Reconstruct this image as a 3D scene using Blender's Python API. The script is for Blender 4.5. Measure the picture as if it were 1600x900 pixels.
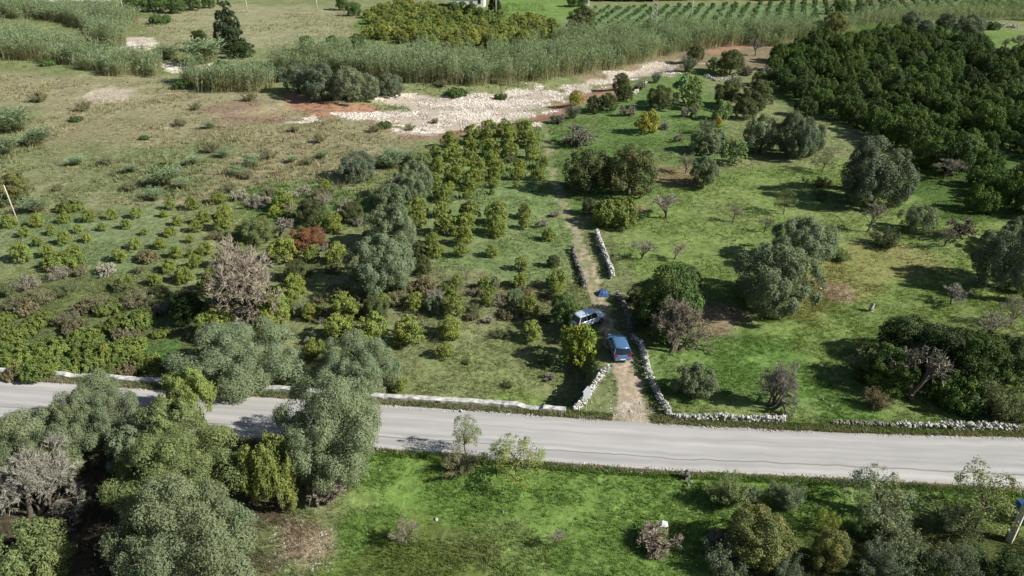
import bpy, math, random
import numpy as np
from mathutils import Vector
R = math.radians
for o in list(bpy.data.objects): bpy.data.objects.remove(o)
SC = bpy.context.scene
COL = SC.collection

# ------------------------------------------------------------------ camera, sky, sun, exposure
CAM_H, PITCH, F = 39.0, R(28.7), 1142.0
cd = bpy.data.cameras.new('camera'); cam = bpy.data.objects.new('camera', cd); COL.objects.link(cam)
cam.location = (0, 0, CAM_H); cam.rotation_euler = (R(90) - PITCH, 0, 0)
cd.sensor_width = 36; cd.lens = 36 * F / 1600; cd.clip_end = 6000; cd.clip_start = 0.5
SC.camera = cam
SUN_EL, SUN_AZ = R(34), R(15)
sdir = Vector((math.cos(SUN_EL) * math.cos(SUN_AZ), -math.cos(SUN_EL) * math.sin(SUN_AZ), math.sin(SUN_EL)))
w = bpy.data.worlds.new('World'); SC.world = w; w.use_nodes = True
nt = w.node_tree; bg = nt.nodes['Background']; sk = nt.nodes.new('ShaderNodeTexSky')
sk.sky_type = 'NISHITA'; sk.sun_disc = False; sk.sun_elevation = SUN_EL; sk.sun_rotation = math.atan2(sdir.x, sdir.y)
nt.links.new(sk.outputs[0], bg.inputs[0]); bg.inputs[1].default_value = 0.05
sl = bpy.data.lights.new('sun', 'SUN'); sl.energy = 5.0; sl.angle = R(0.53); sl.color = (1.0, .965, .90)
so = bpy.data.objects.new('sun', sl); COL.objects.link(so); so.rotation_euler = sdir.to_track_quat('Z', 'Y').to_euler()
SC.view_settings.view_transform = 'Standard'; SC.view_settings.look = 'None'
SC.view_settings.exposure = 0.68; SC.view_settings.gamma = 1
SC.cycles.max_bounces = 5; SC.cycles.diffuse_bounces = 2; SC.cycles.transmission_bounces = 3; SC.cycles.transparent_max_bounces = 4

rng = np.random.default_rng(11); random.seed(5)
cp, sp = math.cos(PITCH), math.sin(PITCH)

# ------------------------------------------------------------------ numeric helpers
def lat(seed):
    return np.random.default_rng(seed).random((256, 256))
_L = {}
def noise(x, y, sc, seed=0):
    if seed not in _L: _L[seed] = lat(seed)
    L = _L[seed]; x = np.asarray(x, float) / sc; y = np.asarray(y, float) / sc
    xi = np.floor(x).astype(int); yi = np.floor(y).astype(int); fx = x - xi; fy = y - yi
    fx = fx * fx * (3 - 2 * fx); fy = fy * fy * (3 - 2 * fy)
    a = L[xi & 255, yi & 255]; b = L[(xi + 1) & 255, yi & 255]; c = L[xi & 255, (yi + 1) & 255]; d = L[(xi + 1) & 255, (yi + 1) & 255]
    return (a * (1 - fx) + b * fx) * (1 - fy) + (c * (1 - fx) + d * fx) * fy
def fbm(x, y, sc, seed=0, o=4):
    s = 0; a = .5; t = 0
    for i in range(o):
        s = s + a * noise(x, y, sc, seed + i); t += a; a *= .55; sc *= .47
    return s / t
def sstep(x, a, b):
    t = np.clip((x - a) / (b - a), 0, 1); return t * t * (3 - 2 * t)
def gpx(u, v, z=0.0):
    """ground point seen at photo position (u,v) on the level z"""
    X = u - 800; Y = F * cp + (450 - v) * sp; Z = -F * sp + (450 - v) * cp
    t = (z - CAM_H) / Z
    return X * t, Y * t
def G(u, v):
    z = 0.0
    for _ in range(4):
        x, y = gpx(u, v, z); z = float(height(np.array([x]), np.array([y]))[0])
    return x, y, z
def poly(pts): return np.array([gpx(*p) for p in pts])
def sdist(P, x, y):
    """signed distance to polygon, positive inside"""
    x = np.asarray(x, float); y = np.asarray(y, float); d = np.full(x.shape, 1e9); ins = np.zeros(x.shape, bool)
    n = len(P)
    for i in range(n):
        ax, ay = P[i]; bx, by = P[(i + 1) % n]; ex, ey = bx - ax, by - ay
        t = np.clip(((x - ax) * ex + (y - ay) * ey) / (ex * ex + ey * ey + 1e-9), 0, 1)
        d = np.minimum(d, np.hypot(x - ax - t * ex, y - ay - t * ey))
        c = ((ay > y) != (by > y))
        with np.errstate(divide='ignore', invalid='ignore'):
            xx = ex * (y - ay) / (ey if abs(ey) > 1e-9 else 1e-9) + ax
        ins ^= c & (x < xx)
    return np.where(ins, d, -d)
def ldist(P, x, y):
    """distance to open polyline, and lateral side / parameter"""
    x = np.asarray(x, float); y = np.asarray(y, float); d = np.full(x.shape, 1e9); sg = np.zeros(x.shape)
    for i in range(len(P) - 1):
        ax, ay = P[i]; bx, by = P[i + 1]; ex, ey = bx - ax, by - ay
        t = np.clip(((x - ax) * ex + (y - ay) * ey) / (ex * ex + ey * ey), 0, 1)
        dd = np.hypot(x - ax - t * ex, y - ay - t * ey); s = np.sign(ex * (y - ay) - ey * (x - ax))
        sg = np.where(dd < d, s, sg); d = np.minimum(d, dd)
    return d, sg
def densify(P, step):
    out = []
    for i in range(len(P) - 1):
        a = np.array(P[i]); b = np.array(P[i + 1]); n = max(1, int(np.linalg.norm(b - a) / step))
        for k in range(n): out.append(a + (b - a) * k / n)
    out.append(np.array(P[-1])); return np.array(out)
def smooth_line(P, step=.5, it=12):
    Q = densify(P, step)
    for _ in range(it): Q[1:-1] = (Q[:-2] + 2 * Q[1:-1] + Q[2:]) / 4
    return Q

# ------------------------------------------------------------------ layout lines
ROADN = smooth_line(poly([(-900, 545), (-300, 572), (0, 594), (200, 606), (340, 617), (600, 633), (800, 647), (900, 655), (1050, 665), (1200, 672), (1350, 679), (1600, 685), (2100, 700), (2900, 722)]), 1, 40)
ROADS = smooth_line(poly([(-900, 585), (-300, 622), (0, 652), (200, 668), (340, 680), (600, 700), (850, 722), (1075, 738), (1200, 741), (1350, 749), (1600, 764), (2100, 790), (2900, 830)]), 1, 40)
ROADP = np.vstack([ROADN, ROADS[::-1]])
WALLP = smooth_line(poly([(-700, 540), (0, 583), (130, 590), (262, 600), (460, 613), (600, 623), (800, 636), (884, 644)]), 1, 6)
TRACK = smooth_line(poly([(988, 668), (987, 635), (982, 600), (972, 570), (966, 545), (952, 510), (938, 480), (928, 450), (918, 415), (907, 380), (893, 350), (880, 320), (868, 290), (862, 260), (858, 230), (850, 205), (846, 190)]), .5, 20)
EMB = np.array([gpx(*p) for p in [(880, 652), (897, 643), (912, 630), (926, 610), (940, 588), (936, 560), (924, 540), (905, 515), (890, 490), (880, 470)]])
def height(x, y):
    x = np.asarray(x, float); y = np.asarray(y, float)
    wx = np.interp(x, WALLP[:, 0], WALLP[:, 1])
    north = sstep(y - wx, .25, 2.2)
    ex = np.interp(y, EMB[:, 1], EMB[:, 0]) - x - .35
    west = sstep(ex, 0, 1.0)
    hol = -(1.5 + 1.3 * (1 - sstep(ex, 2, 14)) * (1 - sstep(y, 52, 62))) * north * west * (1 - sstep(y, 57, 74))
    ry = np.interp(x, ROADS[:, 0], ROADS[:, 1]); south = sstep(ry - y, .5, 6)
    rn = np.interp(x, ROADN[:, 0], ROADN[:, 1]); off = np.clip(np.maximum((y - rn - 3) / 12, (ry - 3 - y) / 12), 0, 1)
    bed = -.9 * sstep(sdist(RIVER, x, y), -3, 4)
    und = (fbm(x, y, 26, 70, 3) - .5) * 1.0 + (fbm(x, y, 3.0, 80, 2) - .5) * .22
    m = np.exp(-(((x - MOUND[0]) / 3.2) ** 2 + ((y - MOUND[1]) / 2.4) ** 2)) * 1.5
    return hol - .8 * south + bed + und * off * (1 - .7 * sstep(-ldist(TRACK, x, y)[0], -4, -1)) + m
RIVER = poly([(375, 178), (450, 160), (520, 165), (580, 158), (640, 136), (740, 138), (800, 133), (870, 126), (960, 114), (1000, 102), (1060, 86), (1075, 92), (1040, 112), (990, 122), (960, 138), (905, 150), (880, 172), (840, 185), (790, 192), (740, 203), (660, 206), (600, 190), (520, 188), (450, 193)])
MOUND = gpx(1492, 378)

# ------------------------------------------------------------------ ground colour regions (albedo, linear)
DRY = (.208, .192, .112); DRYG = (.150, .165, .080); LUSH = (.100, .166, .043); GRASS = (.130, .178, .054); PALEG = (.13, .175, .068)
SOIL = (.215, .17, .11); REDS = (.28, .16, .105); WHITE = (.52, .47, .40); DKG = (.060, .10, .025); LEAFY = (.105, .125, .05)
REGIONS = [  # polygon, colour, edge softness, edge noise, colour noise
    ([(-400, 92), (300, 130), (640, 190), (700, 205), (640, 235), (560, 280), (330, 300), (150, 325), (-400, 330)], DRY, 5, 8),
    ([(-200, 110), (60, 170), (90, 260), (-200, 330)], DRYG, 6, 8),
    ([(60, 235), (330, 240), (300, 300), (60, 320)], DRYG, 8, 12),
    ([(230, 8), (560, 10), (560, 60), (470, 75), (230, 70)], (.215, .21, .12), 8, 10),
    ([(560, 25), (640, 10), (870, 5), (880, 60), (800, 80), (640, 70), (560, 60)], (.10, .15, .04), 3, 3),
    ([(770, -30), (910, -30), (920, 28), (800, 32)], (.12, .19, .05), 3, 2),
    ([(-100, -4), (172, -4), (172, 3), (-100, 4)], (.5, .48, .45), 2, 3),
    ([(920, 12), (1600, 4), (1600, 30), (1200, 60), (930, 60)], (.11, .165, .065), 5, 5),
    ([(-50, 340), (120, 330), (260, 325), (300, 400), (200, 440), (-50, 410)], (.128, .165, .075), 2, 3),
    ([(370, 300), (470, 285), (560, 300), (590, 330), (480, 360), (380, 340)], (.10, .15, .05), 3, 4),
    ([(0, 440), (250, 440), (330, 560), (0, 572)], LEAFY, 3, 4),
    ([(215, 520), (275, 516), (290, 545), (215, 545)], (.085, .145, .045), 1, 1),
    ([(640, 300), (700, 215), (850, 190), (862, 260), (880, 330), (905, 440), (860, 450), (700, 440), (650, 400)], PALEG, 3, 3),
    ([(640, 430), (870, 430), (930, 520), (860, 500), (640, 490)], (.15, .155, .078), 3, 5),
    ([(600, 530), (880, 520), (930, 560), (860, 640), (600, 620)], (.142, .168, .068), 3, 5),
    ([(720, 620), (760, 590), (850, 600), (880, 640), (740, 640)], GRASS, 2, 3),
    ([(845, 185), (1000, 120), (1100, 105), (1130, 200), (1120, 330), (900, 330), (860, 260)], (.095, .145, .045), 3, 4),
    ([(930, 340), (1110, 260), (1320, 250), (1480, 320), (1620, 330), (1620, 640), (1350, 660), (1060, 650), (1000, 540)], GRASS, 3, 4),
    ([(1010, 560), (1100, 500), (1200, 540), (1350, 620), (1320, 655), (1060, 645)], LUSH, 3, 4),
    ([(1290, 400), (1400, 385), (1500, 400), (1420, 450), (1260, 500), (1200, 490)], (.165, .165, .06), 4, 6),
    ([(1085, 470), (1180, 475), (1200, 500), (1120, 520), (1080, 500)], SOIL, 2, 3),
    ([(1280, 440), (1335, 450), (1330, 470), (1280, 470)], SOIL, 1, 2),
    ([(905, 255), (1090, 265), (1085, 290), (930, 290)], (.18, .15, .08), 2, 3),
    ([(930, 310), (1020, 325), (990, 350), (920, 345)], (.19, .15, .09), 2, 3),
    ([(1190, 80), (1290, 45), (1420, 25), (1700, 95), (1700, 335), (1480, 335), (1400, 290), (1390, 215), (1290, 190), (1200, 150)], DKG, 3, 4),
    ([(1530, 45), (1620, 50), (1620, 82), (1560, 78)], (.11, .17, .045), 2, 2),
    ([(905, 120), (1100, 65), (1220, 70), (1190, 110), (1110, 100), (990, 125)], (.17, .14, .085), 3, 4),
    ([(560, 700), (1640, 770), (1640, 1000), (450, 1000), (520, 800)], (.115, .180, .044), 2, 2),
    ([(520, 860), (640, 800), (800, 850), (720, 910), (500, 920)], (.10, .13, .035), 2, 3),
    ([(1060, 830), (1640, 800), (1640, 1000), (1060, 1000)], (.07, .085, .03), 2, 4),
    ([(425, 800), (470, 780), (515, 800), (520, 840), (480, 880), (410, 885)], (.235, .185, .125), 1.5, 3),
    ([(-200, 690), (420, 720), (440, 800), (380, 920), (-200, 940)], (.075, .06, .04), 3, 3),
    ([(185, 58), (235, 60), (250, 80), (205, 76)], WHITE, 1.5, 5),
    ([(262, 100), (330, 97), (420, 108), (395, 120), (300, 112)], WHITE, 1.5, 6),
    ([(110, 150), (150, 133), (205, 140), (200, 156), (150, 160)], (.36, .32, .24), 4, 12),
    ([(290, 170), (400, 150), (450, 190), (340, 195)], (.20, .15, .10), 4, 8),
    ([(580, 180), (620, 200), (840, 190), (800, 205), (690, 215), (600, 205)], (.22, .15, .10), 2, 4),
    ([(440, 142), (520, 158), (600, 163), (560, 175), (500, 178), (450, 165)], REDS, 1.5, 3),
    ([(825, 188), (850, 160), (900, 140), (965, 124), (975, 140), (930, 158), (900, 170), (860, 186)], REDS, 2, 4),
    ([(1100, 82), (1140, 62), (1180, 70), (1140, 82)], REDS, 2, 4),
]
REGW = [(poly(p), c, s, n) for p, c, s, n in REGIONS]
STONEP = poly([(540, 168), (600, 160), (640, 137), (740, 139), (800, 134), (870, 127), (960, 114), (1000, 102), (1060, 84), (1072, 97), (1010, 120), (945, 129), (880, 142), (850, 158), (815, 186), (740, 203), (665, 205), (600, 186), (560, 186), (500, 189), (460, 186), (520, 181)])
def ground_color(x, y):
    x = np.asarray(x, float); y = np.asarray(y, float)
    c = np.empty(x.shape + (3,)); base = np.array((.15, .17, .075)); c[:] = base
    n1 = fbm(x, y, 9, 1, 4)
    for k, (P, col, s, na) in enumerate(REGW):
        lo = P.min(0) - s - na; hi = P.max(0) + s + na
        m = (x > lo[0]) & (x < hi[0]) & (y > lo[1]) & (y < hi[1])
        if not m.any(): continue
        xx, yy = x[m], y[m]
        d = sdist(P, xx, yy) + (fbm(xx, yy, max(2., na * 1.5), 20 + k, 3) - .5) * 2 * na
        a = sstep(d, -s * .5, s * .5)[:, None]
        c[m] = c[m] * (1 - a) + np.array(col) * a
    # broad natural mottling: greener and drier patches
    dryw = sstep(fbm(x, y, 7, 40, 4), .50, .68)[:, None] * .45
    c = c * (1 - dryw) + (c * .6 + np.array((.21, .20, .115)) * .4) * dryw / 1.0
    dk = sstep(fbm(x, y, 4.2, 50, 4), .52, .72)[:, None] * .35
    c = c * (1 - dk) + c * np.array((.76, .86, .72)) * dk
    c = c * 1.12
    # track ruts
    d, sg = ldist(TRACK, x, y); d2 = d + (fbm(x, y, 1.3, 60, 3) - .5) * 1.5
    wid = np.interp(y, [48, 53, 58, 66, 90, 120], [1.55, 1.2, .95, .85, .7, .5])
    ttot = 1 - sstep(d2, wid * .85, wid * 1.15)
    mid = (1 - sstep(np.abs(d2), .12, .38)) * sstep(y, 51, 60) * .8
    tr = (ttot * (1 - mid) * (1 - .55 * sstep(y, 62, 115)))[:, None]
    c = c * (1 - tr) + np.array((.34, .275, .20)) * (.8 + .4 * fbm(x, y, 1.1, 90, 3))[:, None] * tr
    e = gpx(985, 640); pale = np.exp(-(((x - e[0]) / 1.6) ** 2 + ((y - e[1]) / .7) ** 2))[:, None] * sstep(fbm(x, y, .8, 95, 2), .4, .6)[:, None]
    c = c * (1 - pale) + np.array((.45, .42, .37)) * pale
    # verges beside the road
    for L, wv in ((ROADN, .75), (ROADS, .35)):
        dd, _ = ldist(L, x, y); v = (1 - sstep(dd + (fbm(x, y, 1.1, 97, 2) - .5) * 1.0, .1, wv))[:, None]
        c = c * (1 - v) + np.array((.30, .26, .19)) * v
    return c, ttot
def stone_w(x, y):
    return sstep(sdist(STONEP, x, y) + (fbm(x, y, 5, 33, 4) - .5) * 19, -1, 2.0)

# ------------------------------------------------------------------ mesh helpers
def mesh_np(name, V, F_, mats=(), smooth=False, attrs=None, midx=None):
    """V (n,3); F_ list of int arrays (m,k)"""
    me = bpy.data.meshes.new(name); V = np.asarray(V, np.float32)
    me.vertices.add(len(V)); me.vertices.foreach_set('co', V.ravel())
    Fs = F_ if isinstance(F_, list) else [F_]
    Fs = [f for f in Fs if len(f)]
    loops = np.concatenate([f.ravel() for f in Fs]).astype(np.int32)
    tot = np.concatenate([np.full(len(f), f.shape[1], np.int32) for f in Fs])
    st = np.concatenate([[0], np.cumsum(tot)[:-1]]).astype(np.int32)
    me.loops.add(len(loops)); me.loops.foreach_set('vertex_index', loops)
    me.polygons.add(len(tot)); me.polygons.foreach_set('loop_start', st)
    try: me.polygons.foreach_set('loop_total', tot)
    except Exception: pass
    if midx is not None: me.polygons.foreach_set('material_index', np.asarray(midx, np.int32))
    for m in mats: me.materials.append(m)
    me.update(calc_edges=True)
    me.polygons.foreach_set('use_smooth', np.full(len(tot), smooth))
    for k, a in (attrs or {}).items():
        a = np.asarray(a, np.float32)
        if a.ndim == 1:
            at = me.attributes.new(k, 'FLOAT', 'POINT'); at.data.foreach_set('value', a)
        else:
            at = me.attributes.new(k, 'FLOAT_COLOR', 'POINT')
            if a.shape[1] == 3: a = np.hstack([a, np.ones((len(a), 1), np.float32)])
            at.data.foreach_set('color', a.ravel())
    return me
def link(name, me, parent=None, loc=None, **props):
    o = bpy.data.objects.new(name, me); COL.objects.link(o)
    if parent: o.parent = parent
    if loc is not None: o.location = loc
    for k, v in props.items(): o[k] = v
    return o
def tag(o, label, cat, group=None):
    o['label'] = label; o['category'] = cat
    if group: o['group'] = group
    return o
class MB:
    """collects simple shapes into one mesh"""
    def __init__(s): s.V = []; s.F = {3: [], 4: []}; s.n = 0; s.C = []
    def add(s, V, F_, c=1.0):
        V = np.asarray(V, float); s.V.append(V)
        for f in F_:
            f = np.asarray(f, int)
            if f.ndim == 1: f = f[None]
            s.F.setdefault(f.shape[1], []).append(f + s.n)
        s.n += len(V); s.C.append(np.full(len(V), float(c)))
    def box(s, c, d, rz=0, taper=1.0, shift=(0, 0)):
        x, y, z = [q / 2 for q in d]; V = []
        for dz, k in ((-z, 1), (z, taper)):
            for sx, sy in ((-1, -1), (1, -1), (1, 1), (-1, 1)):
                px = sx * x * k + (shift[0] if dz > 0 else 0); py = sy * y * k + (shift[1] if dz > 0 else 0)
                V.append((c[0] + px * math.cos(rz) - py * math.sin(rz), c[1] + px * math.sin(rz) + py * math.cos(rz), c[2] + dz))
        s.add(V, [np.array([(0, 3, 2, 1), (4, 5, 6, 7), (0, 1, 5, 4), (1, 2, 6, 5), (2, 3, 7, 6), (3, 0, 4, 7)])])
    def tube(s, pts, rad, k=6, c=1.0, cap=True):
        pts = np.asarray(pts, float); n = len(pts); V = []
        up = np.array((.13, .07, 1.0))
        for i in range(n):
            t = pts[min(i + 1, n - 1)] - pts[max(i - 1, 0)]; t = t / (np.linalg.norm(t) + 1e-9)
            a = np.cross(t, up)
            if np.linalg.norm(a) < .05: a = np.cross(t, (1, 0, 0))
            a /= np.linalg.norm(a); b = np.cross(t, a)
            for j in range(k):
                q = 2 * math.pi * j / k; V.append(pts[i] + rad[i] * (a * math.cos(q) + b * math.sin(q)))
        Fq = [(i * k + j, i * k + (j + 1) % k, (i + 1) * k + (j + 1) % k, (i + 1) * k + j) for i in range(n - 1) for j in range(k)]
        fs = [np.array(Fq)]
        if cap: fs.append(np.array([list(range(k))[::-1]])); fs.append(np.array([[(n - 1) * k + j for j in range(k)]]))
        s.add(V, fs, c)
    def mesh(s, name, mats, smooth=False):
        return mesh_np(name, np.vstack(s.V), [np.vstack(f) for k, f in s.F.items() if f], mats, smooth, {'var': np.concatenate(s.C)})

# ------------------------------------------------------------------ materials
def mat(name):
    m = bpy.data.materials.new(name); m.use_nodes = True; return m, m.node_tree.nodes, m.node_tree.links
def simple(name, col, rough=.6, metal=0, noise_amt=0.0, nscale=4, spec=.3):
    m, N, L = mat(name); b = N['Principled BSDF']
    b.inputs['Base Color'].default_value = (*col, 1); b.inputs['Roughness'].default_value = rough; b.inputs['Metallic'].default_value = metal
    b.inputs['Specular IOR Level'].default_value = spec
    if noise_amt:
        t = N.new('ShaderNodeTexCoord'); n = N.new('ShaderNodeTexNoise'); n.inputs['Scale'].default_value = nscale; n.inputs['Detail'].default_value = 6
        mr = N.new('ShaderNodeMapRange'); mr.inputs['From Min'].default_value = .3; mr.inputs['From Max'].default_value = .7
        mr.inputs['To Min'].default_value = 1 - noise_amt; mr.inputs['To Max'].default_value = 1 + noise_amt
        mx = N.new('ShaderNodeVectorMath'); mx.operation = 'SCALE'; mx.inputs[0].default_value = col
        L.new(t.outputs['Object'], n.inputs['Vector']); L.new(n.outputs['Fac'], mr.inputs['Value']); L.new(mr.outputs[0], mx.inputs['Scale']); L.new(mx.outputs[0], b.inputs['Base Color'])
        bp = N.new('ShaderNodeBump'); bp.inputs['Strength'].default_value = .4; bp.inputs['Distance'].default_value = .03
        L.new(n.outputs['Fac'], bp.inputs['Height']); L.new(bp.outputs[0], b.inputs['Normal'])
    return m
def foliage_mat(name, transl=.22, rough=.65, spec=.25):
    m, N, L = mat(name); b = N['Principled BSDF']; out = N['Material Output']
    oi = N.new('ShaderNodeObjectInfo'); at = N.new('ShaderNodeAttribute'); at.attribute_name = 'col'
    mx = N.new('ShaderNodeVectorMath'); mx.operation = 'MULTIPLY'
    L.new(oi.outputs['Color'], mx.inputs[0]); L.new(at.outputs['Color'], mx.inputs[1]); L.new(mx.outputs[0], b.inputs['Base Color'])
    b.inputs['Roughness'].default_value = rough; b.inputs['Specular IOR Level'].default_value = spec
    tr = N.new('ShaderNodeBsdfTranslucent'); sc = N.new('ShaderNodeVectorMath'); sc.operation = 'MULTIPLY'; sc.inputs[1].default_value = (1.2, 1.25, .7)
    L.new(mx.outputs[0], sc.inputs[0]); L.new(sc.outputs[0], tr.inputs['Color'])
    ms = N.new('ShaderNodeMixShader'); ms.inputs[0].default_value = transl
    L.new(b.outputs[0], ms.inputs[1]); L.new(tr.outputs[0], ms.inputs[2]); L.new(ms.outputs[0], out.inputs['Surface'])
    return m
M_LEAF = foliage_mat('leaf'); M_GRASS = foliage_mat('grass_blade', .3, .8, .1)
M_BARK = simple('bark', (.12, .10, .08), .9, 0, .35, 6, .1)
M_TWIG = foliage_mat('twig', 0, .9, .05)
def ground_mat():
    m, N, L = mat('ground_cover'); b = N['Principled BSDF']; b.inputs['Roughness'].default_value = .95; b.inputs['Specular IOR Level'].default_value = .08
    at = N.new('ShaderNodeAttribute'); at.attribute_name = 'col'; st = N.new('ShaderNodeAttribute'); st.attribute_name = 'stone'
    tc = N.new('ShaderNodeTexCoord')
    def nz(s, d, lo, hi, a=.3, bb=.7):
        n = N.new('ShaderNodeTexNoise'); n.inputs['Scale'].default_value = s; n.inputs['Detail'].default_value = d; n.inputs['Roughness'].default_value = .65
        r = N.new('ShaderNodeMapRange'); r.inputs['From Min'].default_value = a; r.inputs['From Max'].default_value = bb; r.inputs['To Min'].default_value = lo; r.inputs['To Max'].default_value = hi
        L.new(tc.outputs['Object'], n.inputs['Vector']); L.new(n.outputs['Fac'], r.inputs['Value']); return n, r
    n1, r1 = nz(1.3, 8, .62, 1.4); n2, r2 = nz(.22, 5, .8, 1.22)
    mu = N.new('ShaderNodeMath'); mu.operation = 'MULTIPLY'; L.new(r1.outputs[0], mu.inputs[0]); L.new(r2.outputs[0], mu.inputs[1])
    vs = N.new('ShaderNodeVectorMath'); vs.operation = 'SCALE'; L.new(at.outputs['Color'], vs.inputs[0]); L.new(mu.outputs[0], vs.inputs['Scale'])
    v = N.new('ShaderNodeTexVoronoi'); v.inputs['Scale'].default_value = 2.6; v.inputs['Randomness'].default_value = 1; L.new(tc.outputs['Object'], v.inputs['Vector'])
    cr = N.new('ShaderNodeValToRGB'); e = cr.color_ramp.elements; e[0].position = .0; e[0].color = (.70, .66, .59, 1); e[1].position = .62; e[1].color = (.20, .15, .11, 1)
    e2 = cr.color_ramp.elements.new(.33); e2.color = (.56, .52, .45, 1)
    L.new(v.outputs['Distance'], cr.inputs['Fac'])
    n3, r3 = nz(.35, 6, 0, 1, .42, .56)
    cs = N.new('ShaderNodeMix'); cs.data_type = 'RGBA'; cs.inputs['A'].default_value = (.42, .36, .28, 1); L.new(r3.outputs[0], cs.inputs['Factor']); L.new(cr.outputs[0], cs.inputs['B'])
    mx = N.new('ShaderNodeMix'); mx.data_type = 'RGBA'; L.new(st.outputs['Fac'], mx.inputs['Factor']); L.new(vs.outputs[0], mx.inputs['A']); L.new(cs.outputs['Result'], mx.inputs['B'])
    L.new(mx.outputs['Result'], b.inputs['Base Color'])
    bp = N.new('ShaderNodeBump'); bp.inputs['Strength'].default_value = .7; bp.inputs['Distance'].default_value = .22
    L.new(n1.outputs['Fac'], bp.inputs['Height']); L.new(bp.outputs[0], b.inputs['Normal'])
    return m
M_GROUND = ground_mat()

# ------------------------------------------------------------------ ground sheet, split by faces into ground, dirt track and riverbed
ys = [4.0]
while ys[-1] < 345: ys.append(ys[-1] + .0052 * (ys[-1] + 24))
while ys[-1] < 4500: ys.append(ys[-1] * 1.12 + 2)
ys = np.array(ys); ss = np.concatenate([-np.linspace(12, 1.25, 20)[:-1] , np.linspace(-1.22, 1.22, 500), np.linspace(1.25, 12, 20)[1:]])
Yg, Sg = np.meshgrid(ys, ss, indexing='ij'); Xg = Sg * (Yg + 24)
xf, yf = Xg.ravel(), Yg.ravel()
zf = height(xf, yf)
rd = sdist(ROADP, xf, yf); zf = zf - .10 * sstep(rd, -.05, .3)
cg, trk = ground_color(xf, yf); stw = stone_w(xf, yf)
for P_ in ([(185, 58), (235, 60), (250, 80), (205, 76)], [(262, 100), (330, 97), (420, 108), (395, 120), (300, 112)], [(110, 150), (150, 133), (205, 140), (200, 156), (150, 160)]):
    stw = np.maximum(stw, .75 * sstep(sdist(poly(P_), xf, yf) + (fbm(xf, yf, 5, 37, 3) - .5) * 12, 0, 2))
nr, nc = Yg.shape
I = np.arange(nr * nc).reshape(nr, nc)
Q = np.stack([I[:-1, :-1], I[:-1, 1:], I[1:, 1:], I[1:, :-1]], -1).reshape(-1, 4)
ft = trk[Q].mean(1) > .5; fs_ = (stw[Q].mean(1) > .5) & ~ft
for nm, mk in (('ground', ~(ft | fs_)), ('path', ft), ('riverbed', fs_)):
    q = Q[mk]; u_, inv = np.unique(q, return_inverse=True)
    me = mesh_np(nm, np.stack([xf[u_], yf[u_], zf[u_]], 1), inv.reshape(-1, 4), [M_GROUND], True, {'col': cg[u_], 'stone': stw[u_]})
    link(nm, me, kind='structure')

# ------------------------------------------------------------------ road
def road_mat():
    m, N, L = mat('road_asphalt'); b = N['Principled BSDF']; b.inputs['Roughness'].default_value = .85; b.inputs['Specular IOR Level'].default_value = .2
    at = N.new('ShaderNodeAttribute'); at.attribute_name = 'st'
    mp = N.new('ShaderNodeMapping'); mp.inputs['Scale'].default_value = (.02, 6.5, 1)
    n = N.new('ShaderNodeTexNoise'); n.inputs['Scale'].default_value = 1; n.inputs['Detail'].default_value = 5
    L.new(at.outputs['Vector'], mp.inputs['Vector']); L.new(mp.outputs[0], n.inputs['Vector'])
    cr = N.new('ShaderNodeValToRGB'); e = cr.color_ramp.elements; e[0].position = .35; e[0].color = (.30, .295, .285, 1); e[1].position = .68; e[1].color = (.46, .44, .415, 1)
    L.new(n.outputs['Fac'], cr.inputs['Fac'])
    mp2 = N.new('ShaderNodeMapping'); mp2.inputs['Scale'].default_value = (.05, 1.6, 1); L.new(at.outputs['Vector'], mp2.inputs['Vector'])
    n2 = N.new('ShaderNodeTexNoise'); n2.inputs['Scale'].default_value = 5; n2.inputs['Detail'].default_value = 8; L.new(mp2.outputs[0], n2.inputs['Vector'])
    r2 = N.new('ShaderNodeMapRange'); r2.inputs['From Min'].default_value = .3; r2.inputs['From Max'].default_value = .7; r2.inputs['To Min'].default_value = .92; r2.inputs['To Max'].default_value = 1.07
    L.new(n2.outputs['Fac'], r2.inputs['Value'])
    vs = N.new('ShaderNodeVectorMath'); vs.operation = 'SCALE'; L.new(cr.outputs[0], vs.inputs[0]); L.new(r2.outputs[0], vs.inputs['Scale'])
    # long worn joint near the south side
    sx = N.new('ShaderNodeSeparateXYZ'); L.new(at.outputs['Vector'], sx.inputs[0])
    n3 = N.new('ShaderNodeTexNoise'); n3.noise_dimensions = '1D'; n3.inputs['Scale'].default_value = .12; n3.inputs['Detail'].default_value = 6
    L.new(sx.outputs['X'], n3.inputs['W'])
    a1 = N.new('ShaderNodeMath'); a1.operation = 'MULTIPLY_ADD'; a1.inputs[1].default_value = .10; a1.inputs[2].default_value = .70; L.new(n3.outputs['Fac'], a1.inputs[0])
    a2 = N.new('ShaderNodeMath'); a2.operation = 'SUBTRACT'; L.new(sx.outputs['Y'], a2.inputs[0]); L.new(a1.outputs[0], a2.inputs[1])
    a3 = N.new('ShaderNodeMath'); a3.operation = 'ABSOLUTE'; L.new(a2.outputs[0], a3.inputs[0])
    r3 = N.new('ShaderNodeMapRange'); r3.interpolation_type = 'SMOOTHSTEP'; r3.inputs['From Min'].default_value = .006; r3.inputs['From Max'].default_value = .022; r3.inputs['To Min'].default_value = .62; r3.inputs['To Max'].default_value = 1
    L.new(a3.outputs[0], r3.inputs['Value'])
    v2 = N.new('ShaderNodeVectorMath'); v2.operation = 'SCALE'; L.new(vs.outputs[0], v2.inputs[0]); L.new(r3.outputs[0], v2.inputs['Scale'])
    L.new(v2.outputs[0], b.inputs['Base Color'])
    return m
x0, x1 = -190, 190; xs = np.arange(x0, x1 + .01, .5); T = np.linspace(0, 1, 25)
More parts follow.
